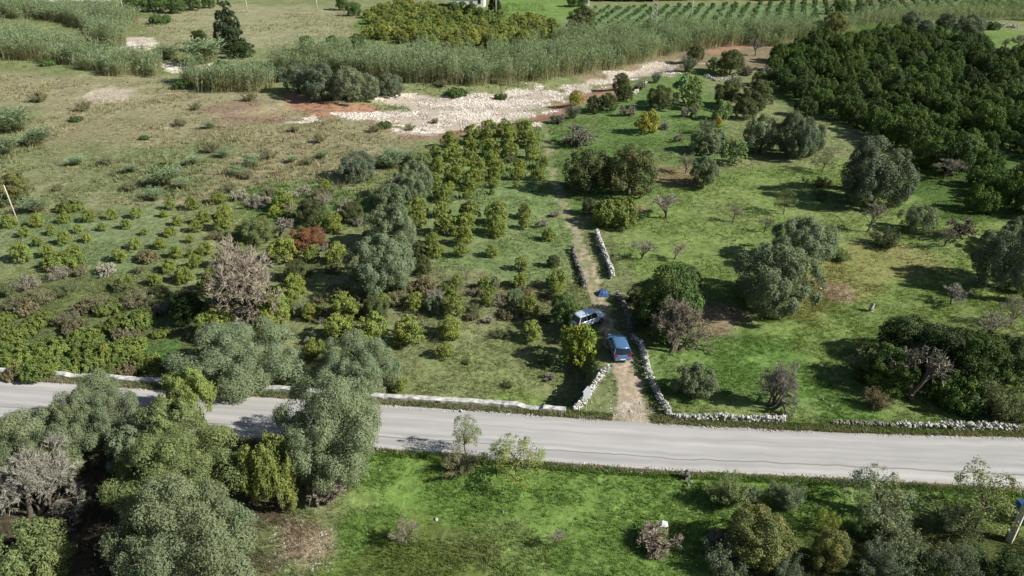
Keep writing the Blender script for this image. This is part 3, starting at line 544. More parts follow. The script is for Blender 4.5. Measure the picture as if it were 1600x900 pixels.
# ------------------------------------------------------------------ hero trees
OL, OT = 'olive_tree', 'olives and trees beside the road'
H_ = [  # kind,u,v,w,tint,ratio,name,label
 ('olive_huge', 150, 640, 118, 'olive', .95, OL, 'grey-green olive overhanging the road at its far left end'),
 ('olive_huge', 62, 690, 140, 'olive', .8, OL, 'broad grey-green olive below the road, behind the bare purple-grey tree'),
 ('olive', 292, 618, 74, 'yg', 1.15, OL, 'yellow-green tree top rising over the low white wall'),
 ('olive', 262, 668, 92, 'oliveg', 1.1, OL, 'olive with yellow-green shoots covering the road, left of the tree shadow'),
 ('olive_huge', 282, 740, 190, 'oliveg', .8, OL, 'large yellowish olive behind the biggest grey olive at bottom left'),
 ('olive', 205, 700, 84, 'olive', .9, OL, 'grey olive filling the gap between the two large roadside olives at left'),
 ('olive_huge', 295, 850, 235, 'olive', .85, OL, 'biggest grey-green olive, at the bottom edge'),
 ('olive', 427, 742, 82, 'yg', 1.6, OL, 'tall yellow-green column-like tree between two big olives'),
 ('olive_huge', 515, 668, 165, 'olive', 1.05, OL, 'tall olive standing in front of the road and hiding part of it'),
 ('olive', 225, 735, 80, 'yg', 1.0, OL, 'bright green shoots on the left shoulder of the large yellowish olive'),
 ('olive_huge', 372, 557, 175, 'olive', .62, OL, 'wide grey olive just behind the low white wall'),
 ('olive_huge', 560, 568, 125, 'olive', .75, OL, 'grey olive behind the white wall, beside the tall roadside olive'),
 ('bare_big', 45, 765, 150, 'grey', .7, 'bare_tree', 'bare purple-grey tree at the lower left edge'),
 ('olive', 48, 868, 115, 'oliveg', .8, OL, 'light green olive in the bottom left corner'),
 ('brush', 505, 762, 60, 'dgrey', .9, 'dead_bush', 'dead grey brush at the foot of the tall roadside olive'),
 ('brush', 470, 745, 34, 'dgrey', 1.2, 'dead_bush', 'small dead grey brush between the column-like tree and the tall olive'),
 ('wispy', 727, 685, 52, 'oliveg', 1.4, OL, 'slender young tree with visible trunk in front of the road'),
 ('wispy', 805, 718, 92, 'yg', .75, OL, 'low pale olive bush at the near road edge, next to the slender young tree'),
 ('airy', 720, 722, 66, 'scrub', .5, 'bush', 'sparse pale skirt of shoots round the slender young trunk'),
 ('bare', 632, 833, 50, 'dgrey', .9, 'bare_tree', 'small bare tree on the green field, casting a forked shadow'),
 ('bare', 866, 840, 34, 'tan', 1.1, 'bare_tree', 'thin bare sapling in the middle of the green field'),
 ('brush', 1030, 842, 66, 'tan', .45, 'dead_bush', 'low tan pile of cut branches by the white plastic sheet'),
 ('airy', 1138, 765, 78, 'oliveg', .75, 'bush', 'feathery grey-green bush by the near road edge, beside the roadside post'),
 ('airy', 1178, 772, 40, 'olive', .8, 'bush', 'small feathery bush between two larger ones on the near road edge'),
 ('airy', 1232, 772, 66, 'olive', .8, 'bush', 'feathery bush standing on grass, third from the roadside post'),
 ('wispy', 1372, 775, 100, 'olive', .9, OL, 'tall thin-leaved olive reaching over the lower road edge'),
 ('airy', 1392, 812, 80, 'olive', .6, 'bush', 'grey-green bush below the tall thin-leaved olive'),
 ('wispy', 1540, 785, 110, 'oliveg', 1.0, OL, 'large thin-leaved olive beside the concrete pole'),
 ('airy', 1500, 812, 66, 'olive', .8, 'bush', 'grey-green bush at the left foot of the olive by the pole'),
 ('scrub', 1410, 850, 100, 'olive', .6, 'bush', 'spreading grey-green bush at the bottom edge below the tall olive'),
 ('airy', 1500, 875, 74, 'bluegrey', .9, 'bush', 'pale grey-green bush on the bottom edge left of the pole'),
 ('airy', 1380, 878, 78, 'bluegrey', 1., 'bush', 'blue-green feathery bush at the bottom edge'),
 ('oak', 1188, 838, 100, 'gold', .8, 'tree', 'golden-brown autumn tree near the bottom edge'),
 ('wispy', 1292, 815, 40, 'bright', 1.2, 'tree', 'small bright yellow-green tree beside the golden-brown one'),
 ('oak', 1298, 858, 58, 'gold', 1.2, 'tree', 'narrow golden tree under the small bright yellow-green one'),
 ('airy', 1228, 885, 60, 'bluegrey', .8, 'bush', 'blue-green bush below the golden-brown autumn tree'),
 ('scrub', 1135, 872, 80, 'bluegrey', .7, 'bush', 'dark grey-green scrub at bottom edge, at the green field border'),
 ('scrub', 1348, 818, 40, 'lgrn', .9, 'bush', 'pale green bush in front of the tall thin-leaved olive'),
 ('scrub', 1122, 838, 40, 'tan', .7, 'dead_bush', 'dry tan bush at the right end of the green field'),
 ('scrub', 1570, 882, 90, 'darker', .6, 'bush', 'dark bush in the bottom right corner below the pole'),
 ('scrub', 1450, 890, 70, 'darker', .7, 'bush', 'dark shaded bush at the bottom between two blue-green bushes'),
 # trees round the track
 ('citrus', 906, 535, 58, 'bright', 1.25, 'citrus_tree', 'tall bright yellow-green citrus beside the silver hatchback'),
 ('oak', 886, 482, 48, 'grn', .95, 'tree', 'dark green bush tree against the rear of the white car'),
 ('citrus', 889, 505, 30, 'yg', .9, 'citrus_tree', 'small yellowish citrus at the rear wheel of the white car'),
 ('oak', 1046, 468, 92, 'grn', 1.15, 'tree', 'dense dark green tree right of the shaded track'),
 ('oak', 1066, 438, 56, 'oak', .8, 'tree', 'upper part dark tree behind the dense green tree by the track'),
 ('bare_big', 1057, 512, 110, 'dgrey', .75, 'bare_tree', 'brown leafless tree with thick trunk right of the silver hatchback'),
 ('oak', 1000, 462, 34, 'oak', .8, 'bush', 'small dark bush on the wall beside the shaded track'),
 ('oak', 1012, 488, 46, 'oak', 1.1, 'tree', 'dark small tree added to shade the wall right of the track'),  # extra tree, added to cast more shade on wall and track
 ('olive', 1088, 595, 66, 'olive', .8, OL, 'lone low olive on the grass near the roadside stone wall'),
 ('bare_big', 1212, 605, 74, 'grey', 1.0, 'bare_tree', 'leafless brown tree inside the small ring of stones'),
 # big olives of the meadow
 ('olive_big', 1216, 435, 132, 'olive', .8, OL, 'front one of the two large olives on the meadow'),
 ('olive_big', 1255, 378, 98, 'olive', .75, OL, 'rear one of the two large olives on the meadow'),
 ('scrub', 1312, 396, 38, 'lgrn', .6, 'bush', 'light green reedy bush beside the two large olives'),
 ('olive_big', 1372, 272, 122, 'bluegrey', .8, OL, 'huge dark olive at the corner of the dark orchard'),
 ('olive_big', 1580, 405, 108, 'bluegrey', .95, OL, 'big olive at the right edge casting a long shadow on the meadow'),
 ('olive_big', 1596, 372, 70, 'bluegrey', .8, OL, 'olive behind the big one at the right edge'),
 ('olive', 1190, 210, 60, 'olive', .95, OL, 'far large grey olive, left of a pair above the meadow'),
 ('olive_big', 1252, 213, 74, 'bluegrey', .9, OL, 'far large dark-grey olive, right of a pair above the meadow'),
 ('olive', 1108, 220, 56, 'olive', .7, OL, 'low grey olive left of the far olive pair'),
 ('citrus', 1147, 238, 38, 'lgrn', 1., 'tree', 'light green small tree with visible stem under the far olive pair'),
 ('olive', 1102, 268, 48, 'olive', .95, OL, 'round olive with pale trunk on the upper meadow'),
 ('bare', 1073, 256, 32, 'dgrey', 1., 'bare_tree', 'bare little tree left of the pale-trunked olive'),
 ('oak', 920, 266, 74, 'oak', .9, 'oak_tree', 'left one of the two dark trees at the track bend'),
 ('oak', 985, 270, 82, 'oak', .9, 'oak_tree', 'right one of the two dark trees at the track bend'),
 ('bramble', 962, 332, 72, 'bramble', .5, 'bramble_bush', 'yellow-green bramble mound at the top of the white stone wall'),
 ('oak', 922, 322, 26, 'oak', .9, 'bush', 'small dark bush left of the bramble mound'),
 ('bare', 1042, 322, 58, 'grey', .7, 'bare_tree', 'bare spreading grey tree right of the bramble mound'),
 ('bare', 1004, 388, 46, 'grey', .8, 'bare_tree', 'bare tree on the meadow right of the white stone wall'),
 ('bare', 1055, 392, 36, 'tan', .8, 'bare_tree', 'pale bare tree, right of another on the middle meadow'),
 ('bare', 1147, 335, 26, 'dgrey', 1., 'bare_tree', 'little bare tree alone in the centre of the meadow'),
 ('bare', 1196, 350, 28, 'dgrey', 1., 'bare_tree', 'little bare tree just above the two large olives'),
 ('wispy', 1228, 316, 36, 'scrubg', 1.1, 'tree', 'thin-leaved small tree with dark trunk above the two large olives'),
 ('airy', 1282, 303, 26, 'scrubg', .8, 'bush', 'small bush in the long shadow of the huge dark olive'),
 ('wispy', 1288, 250, 40, 'scrub', 1., 'tree', 'half bare small tree left of the huge dark olive'),
 ('bare', 1259, 284, 18, 'dgrey', 1., 'bare_tree', 'tiny bare tree with dark stem left of the huge olive'),
 ('scrub', 1286, 284, 32, 'oak', .6, 'bush', 'dark low bush under the half bare small tree'),
 ('bare', 1361, 338, 44, 'dgrey', 1.2, 'bare_tree', 'leaning bare tree with black trunk in front of the huge olive'),
 ('scrub', 1386, 370, 56, 'oak', .6, 'bush', 'dark green bush at the foot of the leaning bare tree'),
 ('olive', 1437, 342, 48, 'olive', .9, OL, 'small umbrella-shaped olive with short trunk near the orchard edge'),
 ('bare', 1480, 370, 34, 'dgrey', 1., 'bare_tree', 'bare thin tree in front of the earth mound'),
 ('brush', 1500, 366, 44, 'dgrey', .5, 'dead_bush', 'dead scrub lying over the earth mound'),
 ('bare', 1490, 462, 48, 'grey', .65, 'bare_tree', 'umbrella-shaped bare tree with black trunk on the right meadow'),
 ('bare', 1545, 508, 62, 'grey', .8, 'bare_tree', 'flat-topped bare tree at the upper edge of the dark thicket'),
 ('wispy', 1585, 490, 44, 'dgrey', 1.2, 'bare_tree', 'dark thin tree on the right edge above the thicket'),
 # thicket
 ('oak', 1425, 535, 96, 'darker', .7, 'oak_tree', 'dark tree at the upper left of the thicket'),
 ('oak', 1480, 552, 96, 'darker', .8, 'oak_tree', 'dark tree in the middle of the thicket, behind the dead tree'),
 ('oak', 1385, 575, 86, 'dark', .75, 'oak_tree', 'green tree at the left of the thicket, beside the dead tree'),
 ('oak', 1530, 560, 90, 'dark', .9, 'oak_tree', 'green tree with reddish climbers in the thicket'),
 ('oak', 1585, 565, 84, 'darker', .9, 'oak_tree', 'dark tree on the right edge in the thicket'),
 ('bramble', 1500, 612, 84, 'dark', .55, 'bush', 'dark green bush right of the dead tree'),
 ('scrub', 1560, 622, 92, 'scrubg', .7, 'bush', 'pale olive bush at the lower right of the thicket'),
 ('scrub', 1595, 640, 60, 'scrubg', .7, 'bush', 'pale olive bush on the right edge behind the stone wall'),
 ('scrub', 1370, 622, 50, 'brown', .7, 'bush', 'dry brown bush at the left foot of the thicket'),
 ('airy', 1528, 545, 16, 'rust', 2.2, 'creeper', 'upper orange-brown creeper in the thicket'),
 ('airy', 1553, 573, 18, 'rust', 1.6, 'creeper', 'lower orange-brown creeper in the thicket'),
 ('dead', 1436, 590, 130, 'dgrey', .75, 'dead_tree', 'dead bleached tree with crooked limbs in the thicket'),
 ('bare', 1352, 560, 56, 'grey', .8, 'bare_tree', 'grey bare tree at the left fringe of the thicket'),
 ('bare', 1468, 522, 36, 'pale', 1.2, 'bare_tree', 'pale bare stem at the top of the thicket'),
 # middle olives west of central orchard
 ('olive_big', 594, 412, 108, 'olive', .8, OL, 'nearest olive of the line along the middle orchard'),
 ('olive_big', 608, 357, 84, 'olive', .85, OL, 'second nearest olive of the line along the middle orchard'),
 ('olive', 612, 308, 54, 'olive', .8, OL, 'small olive inside the line along the middle orchard'),
 ('olive_big', 645, 285, 64, 'olive', .9, OL, 'farthest tall olive of the line along the middle orchard'),
 ('olive', 558, 260, 54, 'bluegrey', .8, OL, 'round grey bush-like olive at the border of the dry field'),
 ('olive', 660, 252, 34, 'oliveg', .7, OL, 'low olive joining the line to the far citrus'),
 ('bare_big', 390, 445, 142, 'tan', .85, 'bare_tree', 'large tan leafless tree in the left plantation'),
 ('oak', 290, 480, 50, 'darker', 1., 'oak_tree', 'dark shaded tree left of the large tan leafless tree'),
 ('dead', 432, 358, 70, 'grey', .5, 'dead_tree', 'fallen grey dead tree beside the red bush'),
 ('oak', 478, 372, 62, 'rust', .5, 'red_bush', 'rust-red bush among the green citrus'),
 ('oak', 403, 360, 54, 'oliveg', .7, 'bush', 'large grey-green bush left of the fallen dead tree'),
 ('oak', 20, 294, 52, 'gold', .9, 'tree', 'golden-green tree at the left edge behind the wooden pole'),
 # top
 ('cypress', 355, 42, 44, 'cyp', 1.75, 'cypress_tree', 'tall dark conical cypress in the far dry field'),
 ('oak', 380, 78, 34, 'darker', .7, 'bush', 'dark bush at the right foot of the cypress'),
 ('oak', 310, 58, 24, 'darker', .8, 'bush', 'dark bush at the left foot of the cypress'),
 ('oak', 908, 34, 50, 'oak', .9, 'oak_tree', 'lone round dark tree above the reed belt'),
 ('oak', 1303, 40, 32, 'gold', 1.2, 'tree', 'yellow-brown tall tree at the upper corner of the dark orchard'),
 ('oak', 1279, 44, 24, 'darker', .9, 'tree', 'dark tree beside the yellow-brown tall one'),
 ('cypress', 773, 2, 20, 'cyp', 1.6, 'cypress_tree', 'dark conical tree beside the white house'),
 ('bare', 1182, 74, 24, 'grey', 1.1, 'bare_tree', 'bare grey tree at the top of the boundary by the reeds'),
 ('citrus', 1338, 90, 15, 'yellow', .8, 'tree', 'small yellow tree inside the dark orchard'),
 ('bare', 1437, 92, 26, 'grey', .8, 'bare_tree', 'bare grey tree in the upper dark orchard'),
 ('bare', 1478, 262, 52, 'grey', .7, 'bare_tree', 'bare silvery tree at the lower side of the dark orchard'),
 ('bare', 1572, 70, 18, 'dgrey', 1.1, 'bare_tree', 'bare tree on the small far meadow, left one'),
 ('bare', 1592, 66, 22, 'dgrey', 1.1, 'bare_tree', 'bare tree on the small far meadow, right one'),
]
for k_, u, v, wp, ti, ra, nm, lb in H_:
    tree(k_, u, v, wp, lb, ti, ra, nm, 'bush' if 'bush' in nm else ('creeper' if nm == 'creeper' else 'tree'), 'trees and bushes standing singly')
# ------------------------------------------------------------------ plots
young = P4('citrus', 'citrus', '13,345,23 58,344,22 99,340,19 140,337,21 175,334,18 212,332,19 265,319,19 256,333,13 300,317,22 341,309,21 37,362,18 80,360,15 120,357,15 160,354,14 197,350,17 277,345,17 265,362,17 56,377,18 99,372,22 135,371,16 32,395,32 75,392,22 115,391,22 210,381,19 250,379,20 185,399,23 275,395,20 306,409,24 262,417,22 288,431,26 195,440,24 240,437,20 317,340,24 347,345,32 267,361,16 274,394,20 264,413,20 319,388,24 285,428,26 321,442,26 297,373,14 345,406,30 352,330,24 306,353,20 375,360,20 375,386,15 245,436,16 360,372,16 330,425,20 225,362,12 300,395,15')
plot(young, 'citrus_tree', 'small yellow-green citrus', 'of the left plantation', 'young citrus trees of the left plantation')
mid = P4('citrus', 'citrus', '703,219,24 707,238,26 710,270,31 685,258,22 679,282,24 691,301,25 680,237,18 739,210,28 737,230,26 737,247,20 748,261,25 742,277,25 736,290,18 730,303,14 764,202,26 763,214,24 766,231,25 769,246,23 781,261,18 772,271,20 772,286,15 769,300,9 790,200,24 794,213,27 797,232,25 812,258,19 809,271,19 806,289,10 820,200,22 817,215,20 832,219,22 832,238,21 847,253,20 841,270,21 845,295,9 652,324,27 656,342,24 691,327,24 694,351,33 736,331,31 728,349,31 725,369,27 721,390,20 778,333,33 773,350,29 778,362,18 769,391,19 820,330,21 820,349,16 857,366,19 814,412,20 679,390,23 676,372,18 715,438,15 758,441,19 814,438,23 709,474,35 763,468,19 826,478,31 704,510,34 830,516,29 694,547,24 647,471,26 871,435,28 871,453,20 638,517,42 580,513,44 526,513,40 535,480,42 487,486,24 430,484,38 413,504,32 493,544,30 458,441,26 454,460,28 441,392,36 520,345,30 525,395,32 487,397,24 442,312,31 625,600,23 335,508,46 435,468,32 465,445,26 590,312,16')
mid += P4('citrus', 'bright', '724,255,14 757,222,14 800,218,12 704,290,14 508,288,15 428,330,18 600,470,20')
mid += P4('olive', 'olive', '805,463,26 772,442,20 466,484,20 677,475,28')
mid += P4('oak', 'oak', '865,408,20 659,414,32 655,390,24 586,480,38 550,332,34 462,422,34 487,332,44')
plot(mid, {'*': 'citrus_tree', 'olive': 'olive_tree', 'oak': 'bush'}, {'*': 'yellow-green citrus', 'olive': 'small grey-green olive', 'oak': 'brownish green bush', 'bright': 'bright yellow citrus'}, 'of the middle orchard', 'trees of the middle orchard', {'*': 'tree', 'oak': 'bush'})
scr = P4('scrub', 'scrub', '125,422,32 217,420,22 60,462,50 20,472,42 150,472,52 215,466,52 105,497,46 357,292,32 337,366,28 569,459,36 535,454,32 502,465,26 620,465,46 797,248,20 505,300,40 420,300,30')
scr += P4('brush', 'pale', '165,421,30 375,305,28 125,424,20 484,530,24 860,588,20 455,306,24 475,296,22 530,335,22 763,500,18 848,348,20 868,335,16 410,312,30 620,282,22')
scr += P4('bramble', 'bramble', '100,406,60 180,505,44 218,498,54 30,520,46 62,500,44 75,545,64 130,528,54 150,555,74 195,546,64 20,560,64 100,572,64 60,575,60 230,565,50 5,540,50 110,322,38 450,333,28 620,440,40 700,450,30 760,452,30 170,575,50 5,500,40 250,520,26 170,480,40')
scr += P4('bramble', 'brown', '230,401,36 115,512,40 20,583,40 200,578,40 665,445,40 40,480,44 195,520,40 130,480,36 595,494,24 820,455,24 790,490,26 737,494,22 640,448,30')
scr += P4('scrub', 'grey', '400,315,38 455,325,30 505,310,34 540,318,30 560,345,28 500,360,24 505,385,24 680,460,34 600,445,34 745,455,24 780,470,26 555,478,26 500,500,18 415,430,26 440,475,20 90,425,40 40,440,44 300,470,26 250,480,30')
scr += P4('scrub', 'scrubg', '250,455,34 350,500,30 380,505,34 395,520,26 450,520,28 560,485,24 560,430,24 480,420,30 520,420,30 420,400,24 350,470,28 230,490,34 100,450,40 10,450,44 190,445,34 660,520,18 740,480,24 780,520,26 850,495,26 795,600,22 730,565,16 850,560,26')
plot(scr, {'*': 'bush', 'pale': 'dead_bush', 'bramble': 'bramble_bush'}, {'*': 'dry olive-grey scrub', 'grey': 'pale grey scrub bush', 'pale': 'bleached dead bush', 'bramble': 'green bramble mound', 'brown': 'brown dry bramble'}, 'left of the track', 'scrub left of the track', 'bush', gap=14)
up = P4('oak', 'oak', '970,127,26 975,146,28 1032,153,40 950,160,30 930,163,28 1138,147,42 1180,150,52 1143,98,40 1187,122,22 1088,84,26 1165,170,34')
up += P4('citrus', 'lgrn', '1075,140,44 1128,172,28 1115,100,18 1085,160,24')
up += P4('airy', 'bluegrey', '895,172,28 1075,98,30 1025,120,20 1104,196,30')
up += P4('citrus', 'yellow', '900,153,20 1012,190,33 1122,190,15')
up += P4('brush', 'grey', '905,213,52 872,185,24 982,172,28 1075,175,28 1037,197,18 1148,128,30 1205,112,24 1000,135,20 1170,110,24 1060,215,20')
plot(up, {'*': 'tree', 'oak': 'oak_tree', 'bluegrey': 'bush', 'grey': 'dead_bush'}, {'*': 'bright green tree', 'oak': 'dark green tree', 'bluegrey': 'grey-green bush', 'yellow': 'small yellow tree', 'grey': 'dry grey bush'}, 'above the track bend', 'trees between the riverbed and the dark orchard', {'*': 'tree', 'bluegrey': 'bush', 'grey': 'bush'})
tp = P4('oak', 'bluegrey', '465,124,46 500,128,58 542,132,56 572,136,42 610,134,38 440,116,24 1425,33,30 1480,36,30 1515,44,44 1447,42,22')
tp += P4('bramble', 'grn', '713,143,32 783,151,20 345,100,26 285,132,28 75,98,22 118,186,20 225,215,16 250,30,34 600,195,24 255,262,34 1548,40,28')
tp += P4('oak', 'grn', '200,3,24 222,6,26 248,3,30 275,8,26 300,4,26 325,3,20 535,5,22 553,14,22 478,68,24 560,64,24 520,66,22 708,13,20 722,12,18 738,14,18 752,22,16 895,2,18 910,0,20 1385,12,22 1345,14,20 1315,10,26')
tp += P4('scrub', 'scrub_', '640,198,28 680,188,22 585,200,30 390,150,36 305,165,30 60,150,44 130,165,40 330,230,40 420,240,40 480,250,34 280,190,34 165,250,36 500,215,36 385,272,34 200,290,38 90,292,30 460,200,28 690,128,30')
tp += P4('cane', 'cane', '318,78,56 265,80,34 60,318,36 250,275,44 290,285,26 20,190,50 50,215,40 8,230,36 395,252,28 118,250,22 205,262,20 300,250,22 372,268,24 240,305,26 352,240,18 500,242,18 455,248,16 612,250,40 632,246,30 596,254,26 30,62,30 330,195,16', 1.0)
plot(tp, {'*': 'bush', 'bluegrey': 'bush', 'cane': 'reed_clump'}, {'*': 'green bush', 'bluegrey': 'dark grey-green bush', 'cane': 'pale reed clump', 'scrub': 'dry scrub bush'}, 'near the riverbed and dry field', 'bushes and reed clumps of the far fields', {'*': 'bush', 'cane': 'reeds'}, gap=14)

# dark orchard, in slanting rows
def inpoly(P, x, y): return sdist(P, np.array([x]), np.array([y]))[0] > 0
def project(x, y, z=0):
    Zc = y * cp + (CAM_H - z) * sp; Yc = y * sp - (CAM_H - z) * cp
    return 800 + F * x / Zc, 450 - F * Yc / Zc
DO = poly([(1195, 100), (1260, 70), (1330, 62), (1400, 55), (1480, 68), (1600, 105), (1680, 130), (1680, 350), (1600, 336), (1500, 330), (1452, 318), (1440, 270), (1410, 235), (1330, 215), (1300, 195), (1225, 172)])
a0 = np.array(gpx(1430, 275)); b0 = np.array(gpx(1545, 338)); rdv = (b0 - a0) / np.linalg.norm(b0 - a0); pdv = np.array((-rdv[1], rdv[0]))
if pdv[1] < 0: pdv = -pdv
rowsD = []
rg = np.random.default_rng(77)
for i in range(-30, 40):
    row = []
    for j in range(-60, 60):
        q = a0 + pdv * i * 6.3 + rdv * (j * 3.5 + (i % 2) * 1.9) + rg.normal(0, .35, 2)
        if not inpoly(DO, *q) or rg.random() < .04 or fbm(q[0], q[1], 11, 410, 3) > .66: continue
        u, v = project(*q, 1.6)
        if -20 < u < 1640: row.append((q, u, v))
    if row: rowsD.append(row)
allD = sorted([(r_[2], i, j) for i, row in enumerate(rowsD) for j, r_ in enumerate(row)], reverse=True)
keep = {(i, j) for _, i, j in allD[:300]}
restV = []; restC = []; nD = 0
def place_world(kind, q, W, tint, label, name, group, ratio=None, cat='tree'):
    W0, H0, parts, _ = random.choice(PROTO[kind]); H = W * (ratio or H0 / W0)
    z = float(height(np.array([q[0]]), np.array([q[1]]))[0])
    r = bpy.data.objects.new(name, None); COL.objects.link(r); r.location = (q[0], q[1], z); r.rotation_euler = (0, 0, random.uniform(0, 6.28)); r.scale = (W / W0, W / W0, H / H0)
    t = TINT[tint]; j = random.uniform(.8, 1.25); k = random.uniform(-.05, .12)
    for pn, me in parts:
        o = bpy.data.objects.new(pn, me); COL.objects.link(o); o.parent = r; o.color = (t[0] * j * (1 + k), t[1] * j, t[2] * j, 1)
    return tag(r, label, cat, group)
def merge_stuff(kind, items, name, tint):
    """far trees past the first 300, in one mesh"""
    me = [p for p in PROTO[kind][0][2] if p[0] == 'crown'][0][1]; W0, H0 = PROTO[kind][0][:2]
    n = len(me.vertices); co = np.empty(n * 3, np.float32); me.vertices.foreach_get('co', co); co = co.reshape(-1, 3)
    cc = np.empty(n * 4, np.float32); me.attributes['col'].data.foreach_get('color', cc); cc = cc.reshape(-1, 4)[:, :3]
    st = max(1, n // 4 // 900); ix = (np.arange(0, n // 4, st)[:, None] * 4 + np.arange(4)).ravel(); co = co[ix]; cc = cc[ix]; Vs = []; Cs = []
    co4 = co.reshape(-1, 4, 3); ce = co4.mean(1, keepdims=True); co = (ce + (co4 - ce) * math.sqrt(st)).reshape(-1, 3)
    for q, W in items:
        a = rg.uniform(0, 6.28); s = W / W0; c_, s_ = math.cos(a), math.sin(a); z = float(height(np.array([q[0]]), np.array([q[1]]))[0])
        Vs.append(np.stack([(co[:, 0] * c_ - co[:, 1] * s_) * s + q[0], (co[:, 0] * s_ + co[:, 1] * c_) * s + q[1], co[:, 2] * s + z], 1)); Cs.append(cc * np.array(TINT[tint]) * rg.uniform(.8, 1.25))
    V = np.vstack(Vs); o = link(name, mesh_np(name, V, np.arange(len(V)).reshape(-1, 4), [M_LEAF], False, {'col': np.vstack(Cs)}), kind='stuff'); return o
rest = []
for i, row in enumerate(rowsD):
    for j, (q, u, v) in enumerate(row):
        W = rg.uniform(3.3, 5.4)
        if (i, j) in keep: place_world('dark', q, W, ('dark', 'dark', 'dark', 'dark', 'darker', 'darker', 'grn')[min(6, int(rg.random() ** 1.3 * 7))], f'dark green orange tree, {ordw(j + 1)} from top in {ordw(i + 1)} slanting row of dark orchard', 'orange_tree', 'orange trees of the dark orchard', rg.uniform(.75, 1.05))
        else: rest.append((q, W))
if rest: tag(merge_stuff('dark', rest, 'orange_trees', 'dark'), 'farthest dark orange trees merging into one canopy', 'trees')
# far upper orchard (yellow-green), rows away from us
UO = poly([(572, 20), (640, 6), (700, 18), (760, 24), (860, 32), (872, 60), (800, 78), (745, 88), (690, 84), (640, 70), (575, 62)])
items = []
for i, yy in enumerate(np.arange(190, 300, 5.6)):
    for j, xx in enumerate(np.arange(-70, 30, 4.6)):
        q = (xx + rg.normal(0, .5) + (i % 2) * 2.2, yy + rg.normal(0, .6))
        if inpoly(UO, *q) and rg.random() < .92: items.append((i, j, q))
ri = sorted({i for i, _, _ in items})
for a, i in enumerate(ri):
    for b, (_, j, q) in enumerate([t for t in items if t[0] == i]):
        near = q[1] < 225
        place_world('dark' if near else 'citrus', q, rg.uniform(4.2, 5.4) if near else rg.uniform(2.8, 4.0), 'yg' if rg.random() < .7 else 'citrus', f'far citrus, {ordw(b + 1)} from left in {ordw(a + 1)} row behind the reed belt', 'citrus_tree', 'citrus trees of the far orchard below the house', .8)
# far plantation of saplings, top right
FO = poly([(930, 14), (1100, 10), (1300, 2), (1600, -6), (1640, 12), (1560, 22), (1400, 26), (1300, 30), (1200, 40), (1050, 46), (930, 40)])
items = []
for i in range(-40, 60):
    for j in range(0, 60):
        q = (20 + i * 4.2 + j * 1.2 + rg.normal(0, .3), 205 + j * 3.4 + rg.normal(0, .3))
        if inpoly(FO, *q) and rg.random() < .93: items.append((q, i, j))
items.sort(key=lambda t: t[0][1]); rws = {}
for q, i, j in items[:300]: rws.setdefault(j, []).append(q)
for a, j in enumerate(sorted(rws)):
    for b, q in enumerate(sorted(rws[j], key=lambda t: t[0])):
        r = random.choice(PROTO['tiny'])[2][1][1]; s = rg.uniform(.55, .95); z = float(height(np.array([q[0]]), np.array([q[1]]))[0])
        o = link('orchard_sapling', r, None, (q[0], q[1], z)); o.scale = (s, s, s); o.rotation_euler = (0, 0, rg.uniform(0, 6.28)); o.color = (.13, .20, .085, 1)
        tag(o, f'far green sapling, {ordw(b + 1)} from left in {ordw(a + 1)} row beyond the reeds', 'tree', 'saplings of the far plantation')
if items[300:]: tag(merge_stuff('tiny', [(q, 1.7) for q, _, _ in items[300:]], 'orchard_saplings', 'grn'), 'farthest rows of green saplings beyond the reeds', 'trees')
for k in range(22):
    u = 925 + k * 17.5; q = gpx(u, 1.5 - k * .2, 0)
    place_world('dark', q, 9.0, 'darker', f'{ordw(k + 1)} tree from left in the dark row at the top edge', 'tree', 'dark tree row at the far edge', .8)

# ------------------------------------------------------------------ reed belt
def scatter(P, dens, seed):
    rg = np.random.default_rng(seed); lo, hi = P.min(0), P.max(0); n = int((hi - lo).prod() * dens); x = rg.uniform(lo[0], hi[0], n); y = rg.uniform(lo[1], hi[1], n)
    m = sdist(P, x, y) + (fbm(x, y, 5, seed, 3) - .5) * 5 > 0; return x[m], y[m]
REED = [[(-60, 16), (60, 14), (160, 20), (215, 38), (195, 60), (150, 58), (130, 46), (100, 36), (60, 32), (0, 30), (-60, 28)],
        [(-90, 52), (20, 58), (100, 78), (200, 92), (262, 104), (250, 120), (200, 121), (130, 112), (60, 97), (0, 96), (-90, 95)],
        [(290, 126), (400, 123), (432, 141), (400, 148), (320, 144), (290, 136)],
        [(130, 56), (190, 64), (200, 74), (150, 70)],
        [(415, 100), (520, 92), (640, 98), (760, 100), (800, 92), (860, 78), (900, 62), (1000, 57), (1150, 54), (1250, 44), (1340, 44), (1290, 60), (1200, 74), (1130, 74), (1070, 82), (1000, 99), (930, 114), (850, 127), (740, 135), (680, 133), (600, 128), (520, 114), (440, 112)],
        [(1340, 30), (1450, 24), (1640, 18), (1640, 34), (1500, 32), (1400, 38), (1340, 42)]]
